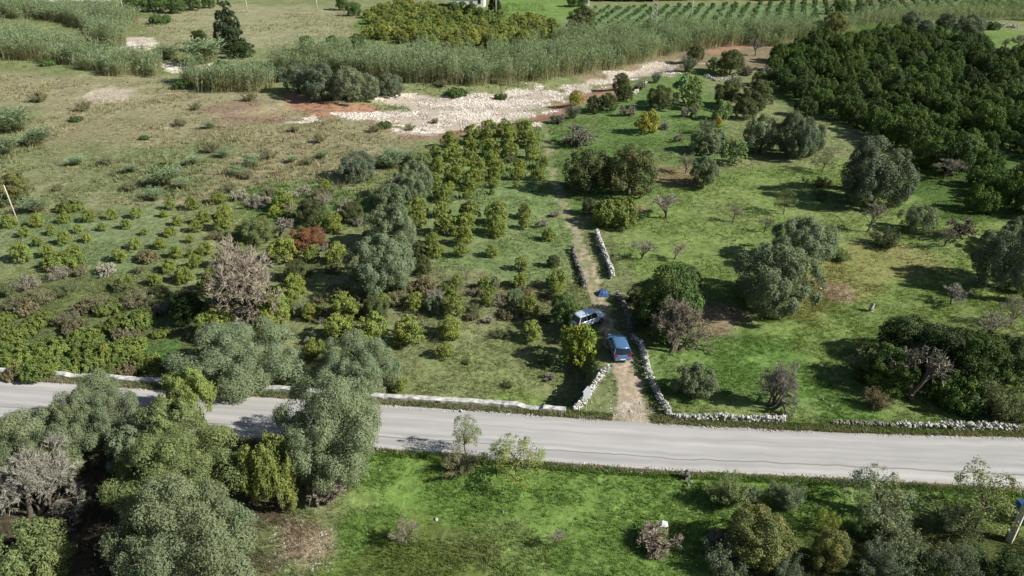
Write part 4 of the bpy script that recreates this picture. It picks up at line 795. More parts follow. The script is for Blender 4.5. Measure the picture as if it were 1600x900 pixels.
for k, P_ in enumerate(REED):
    x, y = scatter(poly(P_), 6.0 if k != 5 else 2.4, 900 + k); g2 = np.random.default_rng(40 + k)
    kp = g2.random(len(x)) < .25 + .9 * sstep(fbm(x, y, 3.2, 260 + k, 3), .32, .55); x, y = x[kp], y[kp]; hh = 1.18 * (1.9 + 2.6 * sstep(fbm(x, y, 4.5, 200 + k, 3), .3, .7) + 1.0 * fbm(x, y, 1.4, 230 + k, 2)) * g2.uniform(.7, 1.15, len(x))
    V, Fs, Cc = canes(g2, x, y, height(x, y), hh, 8, .15)
    o = link('reeds', mesh_np('reeds', V, [Fs[0], np.vstack(Fs[1:])], [M_GRASS], False, {'col': Cc}), kind='stuff')
    tag(o, ['far reed bed in the upper left corner', 'long reed bed crossing the left side', 'short reed bed before the stony riverbed', 'narrow reed strip between two beds', 'long tall reed belt behind the riverbed', 'reed bed in the upper right corner'][k], 'reeds')

# ------------------------------------------------------------------ grass and dry weeds
def tufts(name, label, x, y, hgt, spread, nb, wd, bright=1.0, tintf=None, seed=1, cat='grass'):
    g2 = np.random.default_rng(seed); c, t = ground_color(x, y); s = stone_w(x, y); keep = (t < .4) & (s < .35) & (sdist(ROADP, x, y) < -.12) & (g2.random(len(x)) < 1)
    x, y, c = x[keep], y[keep], c[keep]; n = len(x); z = height(x, y); c = c * bright * g2.uniform(.7, 1.4, (n, 1)) * (1 + g2.normal(0, .09, (n, 3)))
    if tintf is not None: c = c * tintf
    h = (hgt if np.isscalar(hgt) else hgt[keep]) * g2.uniform(.5, 1.4, n); Vs = []; k = 0
    for j in range(nb):
        a = g2.uniform(0, 6.28, n); o = g2.uniform(0, spread, n); bx = x + np.cos(a) * o; by = y + np.sin(a) * o; a2 = a + g2.normal(0, .8, n); ln = g2.uniform(.1, .8, n) * h
        sx = -np.sin(a2 + g2.normal(0, 1, n)) * wd; sy = np.cos(a2) * wd
        Vs.append(np.stack([np.stack([bx - sx, by - sy, z - .03], 1), np.stack([bx + sx, by + sy, z - .03], 1), np.stack([bx + np.cos(a2) * ln, by + np.sin(a2) * ln, z + h], 1)], 1))
    V = np.stack(Vs, 1).reshape(-1, 3)
    o = link(name, mesh_np(name, V, np.arange(len(V)).reshape(-1, 3), [M_GRASS], False, {'col': np.repeat(np.clip(c, 0, 1), 3 * nb, 0)}), kind='stuff'); return tag(o, label, cat)
g3 = np.random.default_rng(3)
def fan(n, y0, y1, p=1.0):
    yy = y0 + (y1 - y0) * g3.random(n) ** p; return g3.uniform(-1, 1, n) * (yy * .80 + 8), yy
x, y = fan(150000, 30, 72); m = fbm(x, y, 2.5, 300, 3); k_ = g3.random(len(x)) < sstep(m, .25, .6) * .9 + .1
tufts('grass', 'short green grass and weeds near the road', x[k_], y[k_], .10 + .16 * m[k_], .14, 5, .022, 1.05, seed=5)
x, y = fan(130000, 66, 140); m = fbm(x, y, 4, 310, 3); k_ = g3.random(len(x)) < sstep(m, .3, .62) * .85 + .08
tufts('grass', 'green grass of the orchards and meadows', x[k_], y[k_], .12 + .14 * m[k_], .22, 4, .04, 1.05, seed=6)
x, y = fan(60000, 95, 300); m = fbm(x, y, 6, 320, 3) * fbm(x, y, 18, 325, 2) * 2; k_ = (g3.random(len(x)) < sstep(m, .3, .65)) & (x < 12)
tufts('dry_grass', 'tall dry tufts of the far abandoned field', x[k_], y[k_], .3 + .45 * m[k_], .3, 5, .07, 1.12, seed=7)
# rough bushy weeds along verges and under the trees
x, y = fan(5000, 30, 62)
def along(L, n, lo, hi, seed, a=0, b=1):
    g = np.random.default_rng(seed); t = g.uniform(a, b, n) * (len(L) - 1); i = t.astype(int); i = np.minimum(i, len(L) - 2); f = (t - i)[:, None]; p = L[i] * (1 - f) + L[i + 1] * f
    return p[:, 0], p[:, 1] + g.uniform(lo, hi, n)
vx, vy = along(ROADN, 26000, .05, 1.0, 8); m = (np.abs(vx) < 70); tufts('roadside_grass', 'weedy grass strip between road and wall', vx[m], vy[m], .26, .12, 5, .025, 1.0, np.array((.85, .95, .75)), seed=9)
vx, vy = along(ROADS, 14000, -.9, -.1, 10); m = (np.abs(vx) < 70); tufts('roadside_grass', 'weeds along the near side of the road', vx[m], vy[m], .24, .12, 5, .025, 1.0, seed=11)

# ------------------------------------------------------------------ stone walls
def stone_mat(name, col, amt=.3, sc=3): return simple(name, col, .9, 0, amt, sc, .15)
M_STONE = stone_mat('limestone', (.41, .40, .365), .5, 2.2); M_STONED = stone_mat('weathered_shaded_stone', (.20, .185, .165)); M_CONC = stone_mat('old_concrete', (.42, .41, .38), .45, 2.6)  # the dark stone also carries painted shade on two track walls
ico = None
def icosphere():
    t = (1 + 5 ** .5) / 2; V = np.array([(-1, t, 0), (1, t, 0), (-1, -t, 0), (1, -t, 0), (0, -1, t), (0, 1, t), (0, -1, -t), (0, 1, -t), (t, 0, -1), (t, 0, 1), (-t, 0, -1), (-t, 0, 1)]) / math.sqrt(1 + t * t)
    F0 = np.array([(0, 11, 5), (0, 5, 1), (0, 1, 7), (0, 7, 10), (0, 10, 11), (1, 5, 9), (5, 11, 4), (11, 10, 2), (10, 7, 6), (7, 1, 8), (3, 9, 4), (3, 4, 2), (3, 2, 6), (3, 6, 8), (3, 8, 9), (4, 9, 5), (2, 4, 11), (6, 2, 10), (8, 6, 7), (9, 8, 1)])
    return V, F0
IV, IF = icosphere()
def rocks(g, pos, size, flat=.75):
    n = len(pos); V = IV[None] * g.uniform(.7, 1.25, (n, 12, 1)) * (size[:, None, None] * g.uniform(.65, 1.3, (n, 1, 3))) * np.array((1, 1, flat))
    a = g.uniform(0, 6.28, n); c, s = np.cos(a)[:, None], np.sin(a)[:, None]; X = V[..., 0] * c - V[..., 1] * s; Y = V[..., 0] * s + V[..., 1] * c
    V = np.stack([X, Y, V[..., 2]], -1) + pos[:, None]
    return V.reshape(-1, 3), (IF[None] + np.arange(n)[:, None, None] * 12).reshape(-1, 3)
def drywall(pts, h, wdt, label, m=None, seed=1, size=.16, group='dry stone walls', dens=64, name='stone_wall'):
    g = np.random.default_rng(seed); L = smooth_line(np.array([G(*p)[:2] for p in pts]), .3, 3); ln = np.linalg.norm(np.diff(L, axis=0), axis=1).sum(); n = int(ln * dens)
    t = g.uniform(0, 1, n) * (len(L) - 1.001); i = t.astype(int); f = (t - i)[:, None]; p = L[i] * (1 - f) + L[i + 1] * f
    d = L[i + 1] - L[i]; nrm = np.stack([-d[:, 1], d[:, 0]], 1); nrm /= np.linalg.norm(nrm, axis=1)[:, None] + 1e-9
    hh = h * .8 * (.5 + .8 * fbm(t, t * 0, 6, seed + 30, 3)); zz = g.random(n); off = g.uniform(-1, 1, n) * wdt / 2 * (1.15 - .5 * zz)
    p = p + nrm * off[:, None]; z = height(p[:, 0], p[:, 1]) + zz * hh
    V, F_ = rocks(g, np.column_stack([p, z]), g.uniform(.45, 1.3, n) * size * .72)
    return tag(link(name, mesh_np(name, V, F_, [m or M_STONE])), label, 'wall', group)
drywall([(985, 530), (1000, 540), (1007, 560), (1012, 585), (1022, 608), (1034, 632), (1046, 652)], 1.0, .5, 'white dry stone wall curving down beside the silver car to the road', seed=1)
drywall([(1052, 654), (1100, 655), (1160, 657), (1226, 660)], .8, .45, 'straight white dry stone wall along the road under the lone olive', seed=2)
drywall([(1300, 662), (1350, 664), (1405, 667)], .5, .45, 'low overgrown stone wall between the two white roadside walls', M_STONED, seed=3)
drywall([(1400, 667), (1480, 670), (1545, 671), (1592, 673)], .9, .5, 'white dry stone wall along the road in front of the thicket', seed=4, dens=52)
drywall([(897, 642), (912, 628), (926, 608), (938, 588), (944, 580)], .6, .5, 'short pale stone wall behind the road sign', seed=5)
drywall([(932, 364), (938, 384), (946, 402), (952, 418), (957, 436)], .9, .5, 'white dry stone wall right of the track below the brambles', seed=6, size=.19)
drywall([(895, 390), (900, 410), (908, 430), (914, 450)], .9, .5, 'dark shaded stone wall on the left side of the track', M_STONED, seed=7)  # shade put into the colour by using the darker stone
drywall([(964, 462), (974, 478), (982, 500), (984, 520)], .9, .5, 'grey shaded wall right of the track behind the silver car', M_STONED, seed=8)  # darker stone paints the shade this wall stands in
drywall([(1196, 652), (1206, 660), (1220, 658), (1228, 650)], .45, .4, 'small half ring of white stones round a leafless tree', seed=9)
drywall([(1100, 118), (1120, 128), (1150, 118), (1175, 112)], .8, .8, 'tumbled stone wall above the bright green terrace', seed=10, size=.25, dens=14)
drywall([(988, 150), (1000, 138), (1010, 130)], .8, .8, 'grey stone heap beside the far riverbed', seed=11, size=.3, dens=14)
drywall([(1560, 42), (1592, 44)], 1.4, 1.0, 'far white stone wall at the right edge beyond the dark orchard', seed=12, size=.4, dens=9)
# low concrete parapet along the road
def parapet():
    Lw = densify(WALLP, .35); g = np.random.default_rng(9); V = []; n = len(Lw); hh = .42 + (fbm(Lw[:, 0], Lw[:, 1], 2.5, 210, 3) - .5) * .25
    for i in range(n):
        a = Lw[max(i - 1, 0)]; b = Lw[min(i + 1, n - 1)]; d = (b - a) / np.linalg.norm(b - a); q = np.array((-d[1], d[0])); j = g.normal(0, .035, 4); brk = .22 * sstep(fbm(Lw[i][0:1], Lw[i][1:2], 3.0, 240, 3)[0], .58, .66); hh[i] -= brk; w_ = .27
        for (o_, z_) in ((-w_, -.2), (-w_ + j[0], hh[i] - .04), (-w_ + .05, hh[i] + j[1]), (w_ - .05, hh[i] + j[2]), (w_ + j[3], hh[i] - .04), (w_, -2.2)):
            V.append((Lw[i][0] + q[0] * o_, Lw[i][1] + q[1] * o_, z_))
    F_ = [(i * 6 + k, i * 6 + k + 1, (i + 1) * 6 + k + 1, (i + 1) * 6 + k) for i in range(n - 1) for k in range(5)]
    me = mesh_np('parapet_wall', V, [np.array(F_), np.array([(0, 5, 4, 3, 2, 1)]), np.array([[(n - 1) * 6 + k for k in range(6)]])], [M_CONC]); return me
tag(link('parapet_wall', parapet()), 'long low white concrete wall along the far side of the road', 'wall')
drywall([(600, 636), (700, 642), (860, 650)], .15, .4, 'scattered kerb stones below the white concrete wall', seed=14, size=.13, dens=2, name='kerb_stones')['kind'] = 'stuff'
drywall([(610, 706), (850, 727), (1075, 743), (1350, 754), (1480, 762)], .12, .35, 'crumbled stone edging along the near side of the road', M_STONED, seed=15, size=.12, dens=7, name='kerb_stones')['kind'] = 'stuff'

for L_, sd_, off_, lb_ in ((ROADN, 70, (-.25, .55), 'gravel and grit along the far road edge'), (ROADS, 71, (-.5, .25), 'gravel and grit along the near road edge')):
    vx, vy = along(L_, 9000, *off_, sd_); m = (np.abs(vx) < 60) & (fbm(vx, vy, 2.2, 333, 3) > .46); vx, vy = vx[m], vy[m]; gg = np.random.default_rng(sd_)
    V, F_ = rocks(gg, np.column_stack([vx, vy, np.full(len(vx), .03)]), gg.uniform(.02, .075, len(vx)), .6); tag(link('gravel', mesh_np('gravel', V, F_, [M_STONE]), kind='stuff'), lb_, 'gravel')
# loose stones on fields
def stone(u, v, s, label, m=M_STONE):
    x, y, z = G(u, v); g = np.random.default_rng(int(u * 7 + v)); s *= .42; V, F_ = rocks(g, np.array([(0, 0, s * .4)]), np.array([s])); 
    return tag(link('stone', mesh_np('stone', V, F_, [m]), None, (x, y, z)), label, 'stone', 'loose stones on the ground')
for u, v, s, l in ((478, 790, .28, 'white stone on the red soil near the dead brush'), (594, 735, .22, 'pale stone at the top left corner of the green field'), (636, 811, .15, 'small white stone above the small bare tree'), (682, 812, .3, 'pale stone in the small bare patch of the green field'), (786, 800, .32, 'brownish stone on the green field'),
                   (937, 890, .16, 'white stone at the lower edge of the green field'), (1105, 507, .16, 'white stone on bare soil left of the right meadow'), (1150, 514, .14, 'white stone at the upper left of the right meadow'), (1287, 518, .17, 'pale stone on the meadow below the stump'), (1285, 625, .4, 'flat grey stone near the thicket shadow'), (1299, 635, .4, 'second flat grey stone near the thicket shadow'),
                   (1282, 452, .5, 'boulder at the foot of the front large olive'), (1272, 462, .45, 'boulder left of another by the front large olive'), (965, 380, .2, 'white stone right of the white wall on the middle meadow'), (924, 628, .22, 'yellowish stone beside the road sign'), (619, 627, .28, 'round white stone at the foot of the white concrete wall'), (1396, 344, .25, 'white stone left of the umbrella-shaped olive'), (720, 551, .14, 'white stone on the lower orchard grass'), (1000, 630, .2, 'white stone on the rubble at the track mouth'), (985, 643, .3, 'pale slab at the track mouth'), (1243, 644, .2, 'bluish stone right of the stone ring'), (503, 836, .2, 'small white stone on the lower right of the red soil')):
    stone(u, v, s, l, M_STONED if ('brown' in l or 'grey' in l) else M_STONE)
g = np.random.default_rng(66); c0 = np.array(G(985, 640)[:2]); n = 130; p = c0 + g.normal(0, 1, (n, 2)) * (1.25, .75); V, F_ = rocks(g, np.column_stack([p, height(p[:, 0], p[:, 1]) + .02]), g.uniform(.02, .08, n), .4)
tag(link('rubble', mesh_np('rubble', V, F_, [M_STONE]), kind='stuff'), 'pale broken rubble where the track meets the road', 'rubble')
g = np.random.default_rng(67); n = 420; u_ = g.uniform(418, 518, n); v_ = g.uniform(782, 885, n); p = np.array([gpx(a, b) for a, b in zip(u_, v_)]); p = p[fbm(p[:, 0], p[:, 1], 1.6, 444, 3) > .47]
V, F_ = rocks(g, np.column_stack([p, height(p[:, 0], p[:, 1]) + .01]), g.uniform(.02, .07, len(p)), .5); tag(link('gravel', mesh_np('gravel', V, F_, [M_STONE]), kind='stuff'), 'loose pebbles on the bare soil by the big olives', 'gravel')
# loose cobbles of the riverbed
g = np.random.default_rng(60); lo, hi = STONEP.min(0), STONEP.max(0); n = 110000; x = g.uniform(lo[0], hi[0], n); y = g.uniform(lo[1], hi[1], n); m = (stone_w(x, y) > .25 + .7 * g.random(n)) & (g.random(n) < sstep(fbm(x, y, 5, 222, 3), .35, .6)); x, y = x[m][:20000], y[m][:20000]
V, F_ = rocks(g, np.column_stack([x, y, height(x, y)]), g.uniform(.05, .12, len(x)) / g.uniform(.35, 1, len(x)) , .6)
tag(link('river_stones', mesh_np('river_stones', V, F_, [stone_mat('river_limestone', (.58, .53, .46))]), kind='stuff'), 'white cobbles spread over the dry riverbed', 'stones')

# ------------------------------------------------------------------ cars
def paint(name, col): return simple(name, col, .28, .35, 0, 1, .6)
M_GLASS = simple('car_glass', (.015, .018, .022), .08, 0, 0, 1, .8); M_TYRE = simple('tyre', (.02, .02, .02), .9); M_RIM = simple('rim', (.45, .45, .46), .35, .8)
M_RED = simple('tail_light', (.35, .015, .015), .25); M_LAMP = simple('head_light', (.7, .72, .75), .15); M_PLATE = simple('plate', (.7, .7, .7), .5); M_TRIM = simple('dark_trim', (.03, .03, .03), .6)
def loft(mb, secs):
    """secs: list of (x, [(y,z)...half profile from bottom centre outwards to top centre])"""
    k = len(secs[0][1]); V = []; n = len(secs)
    for x, pr in secs:
        V += [(x, y, z) for y, z in pr] + [(x, -y, z) for y, z in pr[::-1]]
    K = 2 * k; F_ = [(i * K + j, (i + 1) * K + j, (i + 1) * K + (j + 1) % K, i * K + (j + 1) % K) for i in range(n - 1) for j in range(K)]
    mb.add(V, [np.array(F_), np.array([list(range(K))]), np.array([[(n - 1) * K + j for j in range(K)][::-1]])])
def car(u, v, head, col, label, L=4.1, W=1.72, Hh=1.48, long_roof=.0):
    x, y, z = G(u, v); r = bpy.data.objects.new('parked_car', None); COL.objects.link(r); r.location = (x, y, z + .02); r.rotation_euler = (0, 0, head); tag(r, label, 'car', 'cars parked on the dirt track')
    P = paint('car_paint_%d' % int(u), col); w2 = W / 2
    def sec(x, w, zt, zb=.22, bel=.62): return (x, [(0.01, zb), (w * .9, zb), (w * .99, zb + .12), (w, bel), (w * .985, zt - .1), (w * .90, zt), (0.01, zt + .02)])
    a = L / 2; mb = MB()
    loft(mb, [sec(-a, w2 * .80, .72, .36, .6), sec(-a + .06, w2 * .92, .86, .28), sec(-a + .3, w2 * .98, .95), sec(-a + 1.2, w2, .94), sec(0, w2, .92), sec(a - 1.25, w2, .91), sec(a - .6, w2 * .97, .84), sec(a - .15, w2 * .88, .74, .26), sec(a, w2 * .72, .60, .34, .5)])
    b = link('body', mb.mesh('car_body', [P], True), r)
    md = b.modifiers.new('b', 'BEVEL'); md.width = .03; md.segments = 2; md.limit_method = 'ANGLE'
    # cabin glass with roof on top
    xr0, xr1 = -a + .38 + .02, a - 1.75 + long_roof
    def ring(z_, x0_, x1_, w_): return [(x0_, -w_, z_), (x1_, -w_, z_), (x1_ + .10, 0, z_), (x1_, w_, z_), (x0_, w_, z_), (x0_ - .06, 0, z_)]
    mg = MB(); V = ring(.90, -a + .10, a - 1.12, w2 * .93) + ring(Hh - .10, xr0, xr1, w2 * .76)
    mg.add(V, [np.array([(i, (i + 1) % 6, 6 + (i + 1) % 6, 6 + i) for i in range(6)]), np.array([[6, 7, 8, 9, 10, 11]])]); link('windows', mg.mesh('windows', [M_GLASS]), r)
    mr = MB(); V = ring(Hh - .105, xr0 - .05, xr1 + .05, w2 * .785) + ring(Hh - .03, xr0 + .03, xr1 - .05, w2 * .73) + ring(Hh, xr0 + .2, xr1 - .3, w2 * .55)
    mr.add(V, [np.array([(i + o, (i + 1) % 6 + o, 6 + (i + 1) % 6 + o, 6 + i + o) for i in range(6) for o in (0, 6)]), np.array([[12, 13, 14, 15, 16, 17]]), np.array([[5, 4, 3, 2, 1, 0]])]); link('roof', mr.mesh('roof', [P], True), r)
    for sy in (-1, 1):
        for (xa, xb, za) in ((-a + .14, xr0, 1), (a - 1.14, xr1, 1), (-.15, -.2, 1), (-a + 1.15, -a + 1.1, 1)):
            mp = MB(); mp.tube([(xa, sy * w2 * .935, .90), (xb, sy * w2 * .785, Hh - .09)], [.045, .04], 4); link('pillar', mp.mesh('pillar', [P]), r)
    for sx in (-a + .78, a - .80):
        for sy in (-1, 1):
            wh = link('wheel', None or (lambda m_: m_)(_tyre()), r, (sx, sy * (w2 - .09), .31)); link('rim', _rim(), wh, (0, sy * .09, 0))
    for sy in (-1, 1):
        m_ = MB(); m_.box((0, 0, 0), (.10, .30, .20)); link('tail_light', m_.mesh('tail_light', [M_RED]), r, (-a + .05, sy * (w2 - .22), .80))
        m_ = MB(); m_.box((0, 0, 0), (.22, .32, .15), 0, .8); link('headlight', m_.mesh('headlight', [M_LAMP]), r, (a - .10, sy * (w2 - .34), .62))
        m_ = MB(); m_.box((0, 0, 0), (.12, .20, .14), 0, .8); link('mirror', m_.mesh('mirror', [P]), r, (a - 1.32, sy * (w2 + .07), .98))
        for k, xx in enumerate((-a + 1.5, -.05 + .5)):
            m_ = MB(); m_.box((0, 0, 0), (.16, .03, .03)); link('door_handle', m_.mesh('door_handle', [M_TRIM]), r, (xx, sy * (w2 + .005), .80))
    m_ = MB(); m_.box((0, 0, 0), (.12, W * .86, .20), 0, .95); link('bumper', m_.mesh('bumper', [P]), r, (-a + .01, 0, .42)); link('bumper', m_.mesh('bumper', [P]), r, (a - .05, 0, .40))
    m_ = MB(); m_.box((0, 0, 0), (.03, .5, .11)); link('number_plate', m_.mesh('plate', [M_PLATE]), r, (-a - .06, 0, .45))
    return r
def _tyre():
    m = MB(); m.tube([(0, -.10, 0), (0, -.08, 0), (0, .08, 0), (0, .10, 0)], [.27, .31, .31, .27], 18); return m.mesh('tyre', [M_TYRE], False)
def _rim():
    m = MB(); m.tube([(0, -.012, 0), (0, .012, 0)], [.19, .19], 14); return m.mesh('rim', [M_RIM])
car(966, 549, R(94), (.11, .22, .39), 'silver-blue hatchback parked tail towards the road on the track', 4.05)
hx = np.array(gpx(940, 495)) - np.array(gpx(913, 510))
car(918, 505, math.atan2(hx[1], hx[0]) - .15, (.66, .74, .84), 'white hatchback half under a tree beside the track', 3.8, 1.65, 1.5, .25)

# ------------------------------------------------------------------ small things
def thing(name, u, v, label, cat, group=None, rz=0):
    x, y, z = G(u, v); r = bpy.data.objects.new(name, None); COL.objects.link(r); r.location = (x, y, z); r.rotation_euler = (0, 0, rz); return tag(r, label, cat, group)
M_GALV = simple('galvanised', (.55, .56, .57), .5, .3); M_SIGNB = simple('sign_back', (.72, .74, .74), .55); M_WOOD = simple('pole_wood', (.36, .31, .25), .9, 0, .2, 5); M_POLE = simple('pole_concrete', (.50, .47, .38), .85, 0, .15, 3)
s = thing('road_sign', 916, 641, 'grey-white triangular road sign with square plate at the track mouth', 'sign')
m = MB(); m.tube([(0, .04, -.2), (0, .04, 2.3)], [.035, .035], 8); link('post', m.mesh('post', [M_GALV]), s)
m = MB(); m.box((0, 0, 1.55), (.62, .03, .62)); link('plate', m.mesh('plate', [M_SIGNB]), s)
m = MB(); V = [(-.42, -.015, 1.90), (.42, -.015, 1.90), (0, -.015, 2.55), (-.42, .015, 1.90), (.42, .015, 1.90), (0, .015, 2.55)]; m.add(V, [np.array([(0, 1, 2), (5, 4, 3)]), np.array([(0, 3, 4, 1), (1, 4, 5, 2), (2, 5, 3, 0)])]); link('triangle', m.mesh('triangle', [M_SIGNB]), s)
s = thing('marker_post', 950, 583, 'small pale blue marker post at the top of the pale stone wall', 'post'); m = MB(); m.box((0, 0, .35), (.12, .12, .9)); m.box((0, 0, .6), (.34, .08, .14)); link('post', m.mesh('post', [simple('pale_blue', (.45, .55, .68), .6)]), s)
m = MB(); m.box((0, 0, .86), (.16, .16, .12)); link('cap', m.mesh('cap', [simple('white_paint', (.8, .8, .8), .6)]), s)
s = thing('gate_post', 1010, 585, 'thin pale green post leaning on the curved stone wall', 'post'); m = MB(); m.tube([(0, 0, -.1), (.02, 0, 1.1)], [.05, .05], 8); link('post', m.mesh('post', [simple('pale_green', (.40, .47, .36), .6)]), s); m = MB(); m.tube([(.02, 0, 1.1), (.02, 0, 1.16)], [.065, .03], 8); link('cap', m.mesh('cap', [M_GALV]), s)
# stump
s = thing('tree_stump', 1359, 486, 'grey leaning tree stump alone on the meadow', 'stump'); m = MB(); m.tube([(0, 0, -.2), (.05, 0, .3), (.22, .1, .85)], [.32, .25, .2], 9); m.tube([(.05, 0, .3), (-.2, 0, .55)], [.12, .07], 6); m.tube([(0, 0, .02), (.35, -.2, -.05)], [.16, .05], 6); link('stump_wood', m.mesh('stump', [simple('old_wood', (.36, .34, .32), .9, 0, .3, 5)]), s)
m = MB(); m.tube([(.22, .1, .85), (.23, .105, .865)], [.17, .16], 9); link('cut_face', m.mesh('cut', [simple('cut_wood', (.45, .40, .34), .9)]), s)
# crumpled sheets
def sheet(name, u, v, W, D, H, col, label, seed, cat):
    x, y, z = G(u, v); n = 16; a = np.linspace(-1, 1, n); X, Y = np.meshgrid(a, a, indexing='ij'); X, Y = X.ravel(), Y.ravel()
    rr = np.maximum(np.abs(X), np.abs(Y)); Z = H * (1 - sstep(rr, .35, 1)) * (.55 + .9 * fbm(X * 3 + seed, Y * 3, 1.1, seed, 3)) + .04
    I2 = np.arange(n * n).reshape(n, n); Qs = np.stack([I2[:-1, :-1], I2[1:, :-1], I2[1:, 1:], I2[:-1, 1:]], -1).reshape(-1, 4)
    rr2 = 1 + .2 * fbm(X * 2, Y * 2, 1, seed + 3, 2); V = np.stack([X * W / 2 * rr2, Y * D / 2 * rr2, Z], 1)
    me = mesh_np(name, V, Qs, [simple(name + '_cloth', col, .45, 0, 0, 1, .4)]); o = link(name, me, None, (x, y, z)); md = o.modifiers.new('thick', 'SOLIDIFY'); md.thickness = .02; return tag(o, label, cat)
sheet('plastic_sheet', 1037, 820, .55, .45, .25, (.8, .8, .8), 'small white plastic sheet above the tan branch pile', 6, 'plastic sheet')
sheet('tarpaulin', 942, 460, 1.2, 1.1, .45, (.03, .08, .22), 'crumpled blue tarpaulin over a heap at the shaded end of the track', 8, 'tarpaulin')
# roadside stone post with scrub near the road edge
s = thing('roadside_post', 1073, 748, 'short dark stone marker standing on the near road edge', 'post'); m = MB(); m.box((0, 0, .35), (.34, .3, .9), .2, .85); link('pillar', m.mesh('pillar', [M_STONED]), s)
g = np.random.default_rng(3); V, F_ = rocks(g, np.array([(0, 0, .85), (.15, -.5, .2), (-.1, -.8, .15), (.1, -.25, .5)]), np.array([.16, .17, .14, .14])); link('boulders', mesh_np('boulders', V, F_, [M_STONED]), s)
# poles
def pole(u, v, h, r, label, m_=None, arm=True, lean=(0, 0), wires=False, stay=None, cat='utility pole'):
    s = thing('utility_pole', u, v, label, cat, 'utility poles'); m = MB(); top = (lean[0] * h, lean[1] * h, h); m.tube([(0, 0, -.3), (lean[0] * h / 2, lean[1] * h / 2, h / 2), top], [r, r * .85, r * .65], 9); link('pole_shaft', m.mesh('pole', [m_ or M_WOOD], True), s)
    if arm: m = MB(); m.box((top[0], top[1], h - .5), (1.6, .12, .12)); [m.tube([(top[0] + q, top[1], h - .44), (top[0] + q, top[1], h - .2)], [.05, .04], 6) for q in (-.7, 0.0, .7)]; link('cross_arm', m.mesh('cross_arm', [M_GALV]), s)
    if stay: m = MB(); m.tube([(top[0], top[1], h - .6), (stay[0], stay[1], 0)], [.016, .016], 5); link('stay', m.mesh('stay', [M_GALV]), s)
    return s
pole(28, 347, 5.2, .085, 'pale leaning wooden pole with stay at the left edge', M_POLE, False, (-.03, 0), stay=(-3.5, -.5))
pole(193, 18, 7, .16, 'far pole at the left end of the reeds by the top edge', M_POLE)
pole(387, 20, 9, .17, 'far pole just right of the cypress', M_POLE)
pole(349, 11, 9, .17, 'far pole standing behind the cypress tip', M_POLE)
pole(496, 17, 8, .17, 'far pole between cypress and far orchard', M_POLE)
pole(775, 22, 9, .16, 'thin pole beside the conical tree at the house', M_POLE)
pole(1079, 34, 13, .17, 'single pale pole right of the lattice mast', M_POLE)
s = thing('pylon', 1021, 40, 'pale lattice mast rising out of the reed belt', 'pylon', 'utility poles')
m = MB(); [m.tube([(sx * .8, sy * .8, -.3), (sx * .35, sy * .35, 16)], [.09, .07], 4) for sx in (-1, 1) for sy in (-1, 1)]; link('legs', m.mesh('legs', [M_POLE]), s)
m = MB(); [m.tube([(sx * (.8 - .45 * z / 16), sy * (.8 - .45 * z / 16), z), (-sx * (.8 - .45 * (z + 1.3) / 16), sy * (.8 - .45 * (z + 1.3) / 16), z + 1.3)], [.045, .045], 4) for z in np.arange(0, 15, 1.3) for sx in (-1, 1) for sy in (-1, 1)]; link('bracing', m.mesh('bracing', [M_POLE]), s)
# big pole at the right edge
s = thing('concrete_pole', 1577, 845, 'thick concrete pole with dark face at the lower right edge', 'utility pole', 'utility poles', R(38))
m = MB(); m.box((0, 0, 5.6), (.40, .40, 11.8), 0, .6); link('pole_shaft', m.mesh('pole', [M_POLE]), s)
m = MB(); m.tube([(.1, -.1, .15), (1.3, .7, .12)], [.10, .10], 6); link('brace', m.mesh('brace', [M_POLE]), s); m = MB(); m.tube([(.1, 0, .3), (1.7, .1, .2)], [.09, .09], 6); link('brace', m.mesh('brace', [M_POLE]), s)
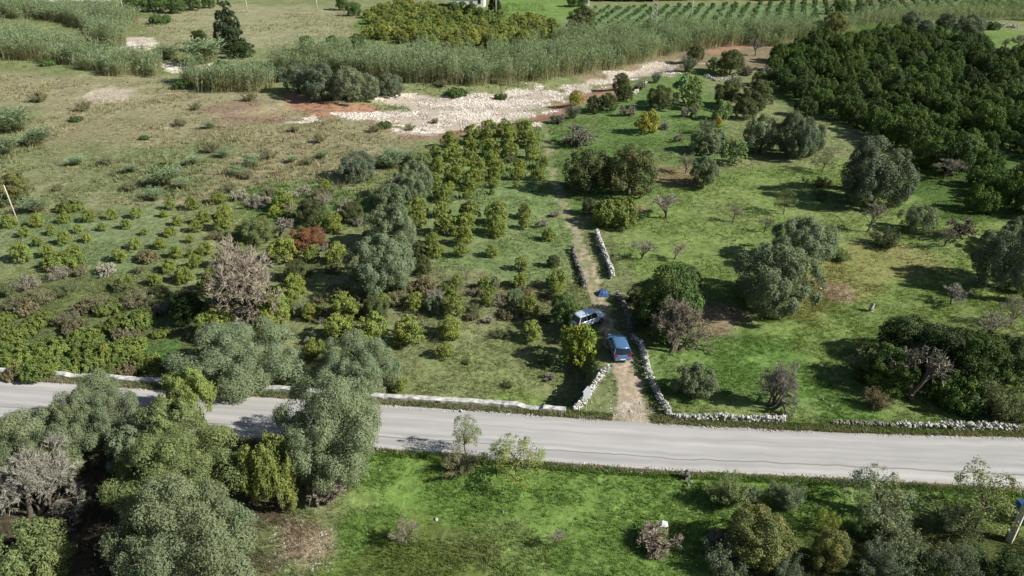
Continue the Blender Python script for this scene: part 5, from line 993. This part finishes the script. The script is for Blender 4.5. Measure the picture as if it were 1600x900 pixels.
# blue waste container beside the road at the right edge
s = thing('waste_container', 1606, 812, 'dark blue waste container behind the concrete pole', 'container', None, R(5)); BLU = simple('blue_plastic', (.02, .07, .26), .45)
m = MB(); m.box((0, 0, .75), (1.7, 1.05, 1.15), 0, 1.08); link('bin', m.mesh('bin', [BLU]), s); m = MB(); m.box((0, 0, 1.40), (1.9, 1.2, .10), 0, .94); link('lid', m.mesh('lid', [BLU]), s)
for q in (-.65, .65):
    for p in (-.4, .4): m = MB(); m.tube([(q, p - .04, .1), (q, p + .04, .1)], [.1, .1], 10); link('castor', m.mesh('castor', [M_TYRE]), s)
m = MB(); m.box((0, -.6, .95), (.6, .03, .25)); link('reflector', m.mesh('reflector', [M_RED]), s)
# white house at the top
def house():
    s = thing('house', 730, 11, 'white farmhouse with tiled roof at the top edge', 'house', None, R(-4)); WH = simple('white_render', (.80, .78, .74), .8, 0, .06, 2); TI = simple('roof_tiles', (.42, .24, .15), .85, 0, .25, 5)
    m = MB(); m.box((0, 3.5, 1.7), (12.5, 7, 3.6)); link('wall', m.mesh('wall', [WH]), s)
    m = MB(); V = [(-6.6, -.4, 3.45), (6.6, -.4, 3.45), (6.6, 7.4, 3.45), (-6.6, 7.4, 3.45), (-6.6, 3.5, 5.2), (6.6, 3.5, 5.2)]; m.add(V, [np.array([(0, 1, 5, 4), (2, 3, 4, 5), (3, 2, 1, 0)]), np.array([(1, 2, 5), (3, 0, 4)])]); rf = link('roof', m.mesh('roof', [TI]), s)
    m = MB(); m.box((3, 4.2, 5.3), (.6, .6, 1.3)); link('chimney', m.mesh('chimney', [WH]), rf)
    for q in (4.6,):
        m = MB(); m.box((q, -.03, 1.9), (1.0, .06, 1.2)); wn = link('window', m.mesh('window', [M_GLASS]), s); m = MB(); m.box((q, -.05, 2.55), (1.2, .10, .08)); m.box((q, -.05, 1.25), (1.2, .10, .08)); link('frame', m.mesh('frame', [simple('shutter', (.25, .16, .10), .7)]), wn)
    m = MB(); m.box((1.6, -.03, 1.05), (1.0, .06, 2.1)); d = link('door', m.mesh('door', [simple('door_wood', (.18, .10, .06), .6)]), s); m = MB(); m.box((1.95, -.09, 1.0), (.12, .05, .04)); link('handle', m.mesh('handle', [M_GALV]), d)
house()
s = thing('shed', 915, 9, 'tiny white hut at the top edge above the lone round tree', 'hut'); m = MB(); m.box((0, 0, 1.1), (2.6, 2.2, 2.4)); link('walls', m.mesh('walls', [simple('hut_white', (.7, .68, .63), .8)]), s); m = MB(); m.box((0, 0, 2.38), (3, 2.6, .14)); link('roof', m.mesh('roof', [M_STONED]), s)
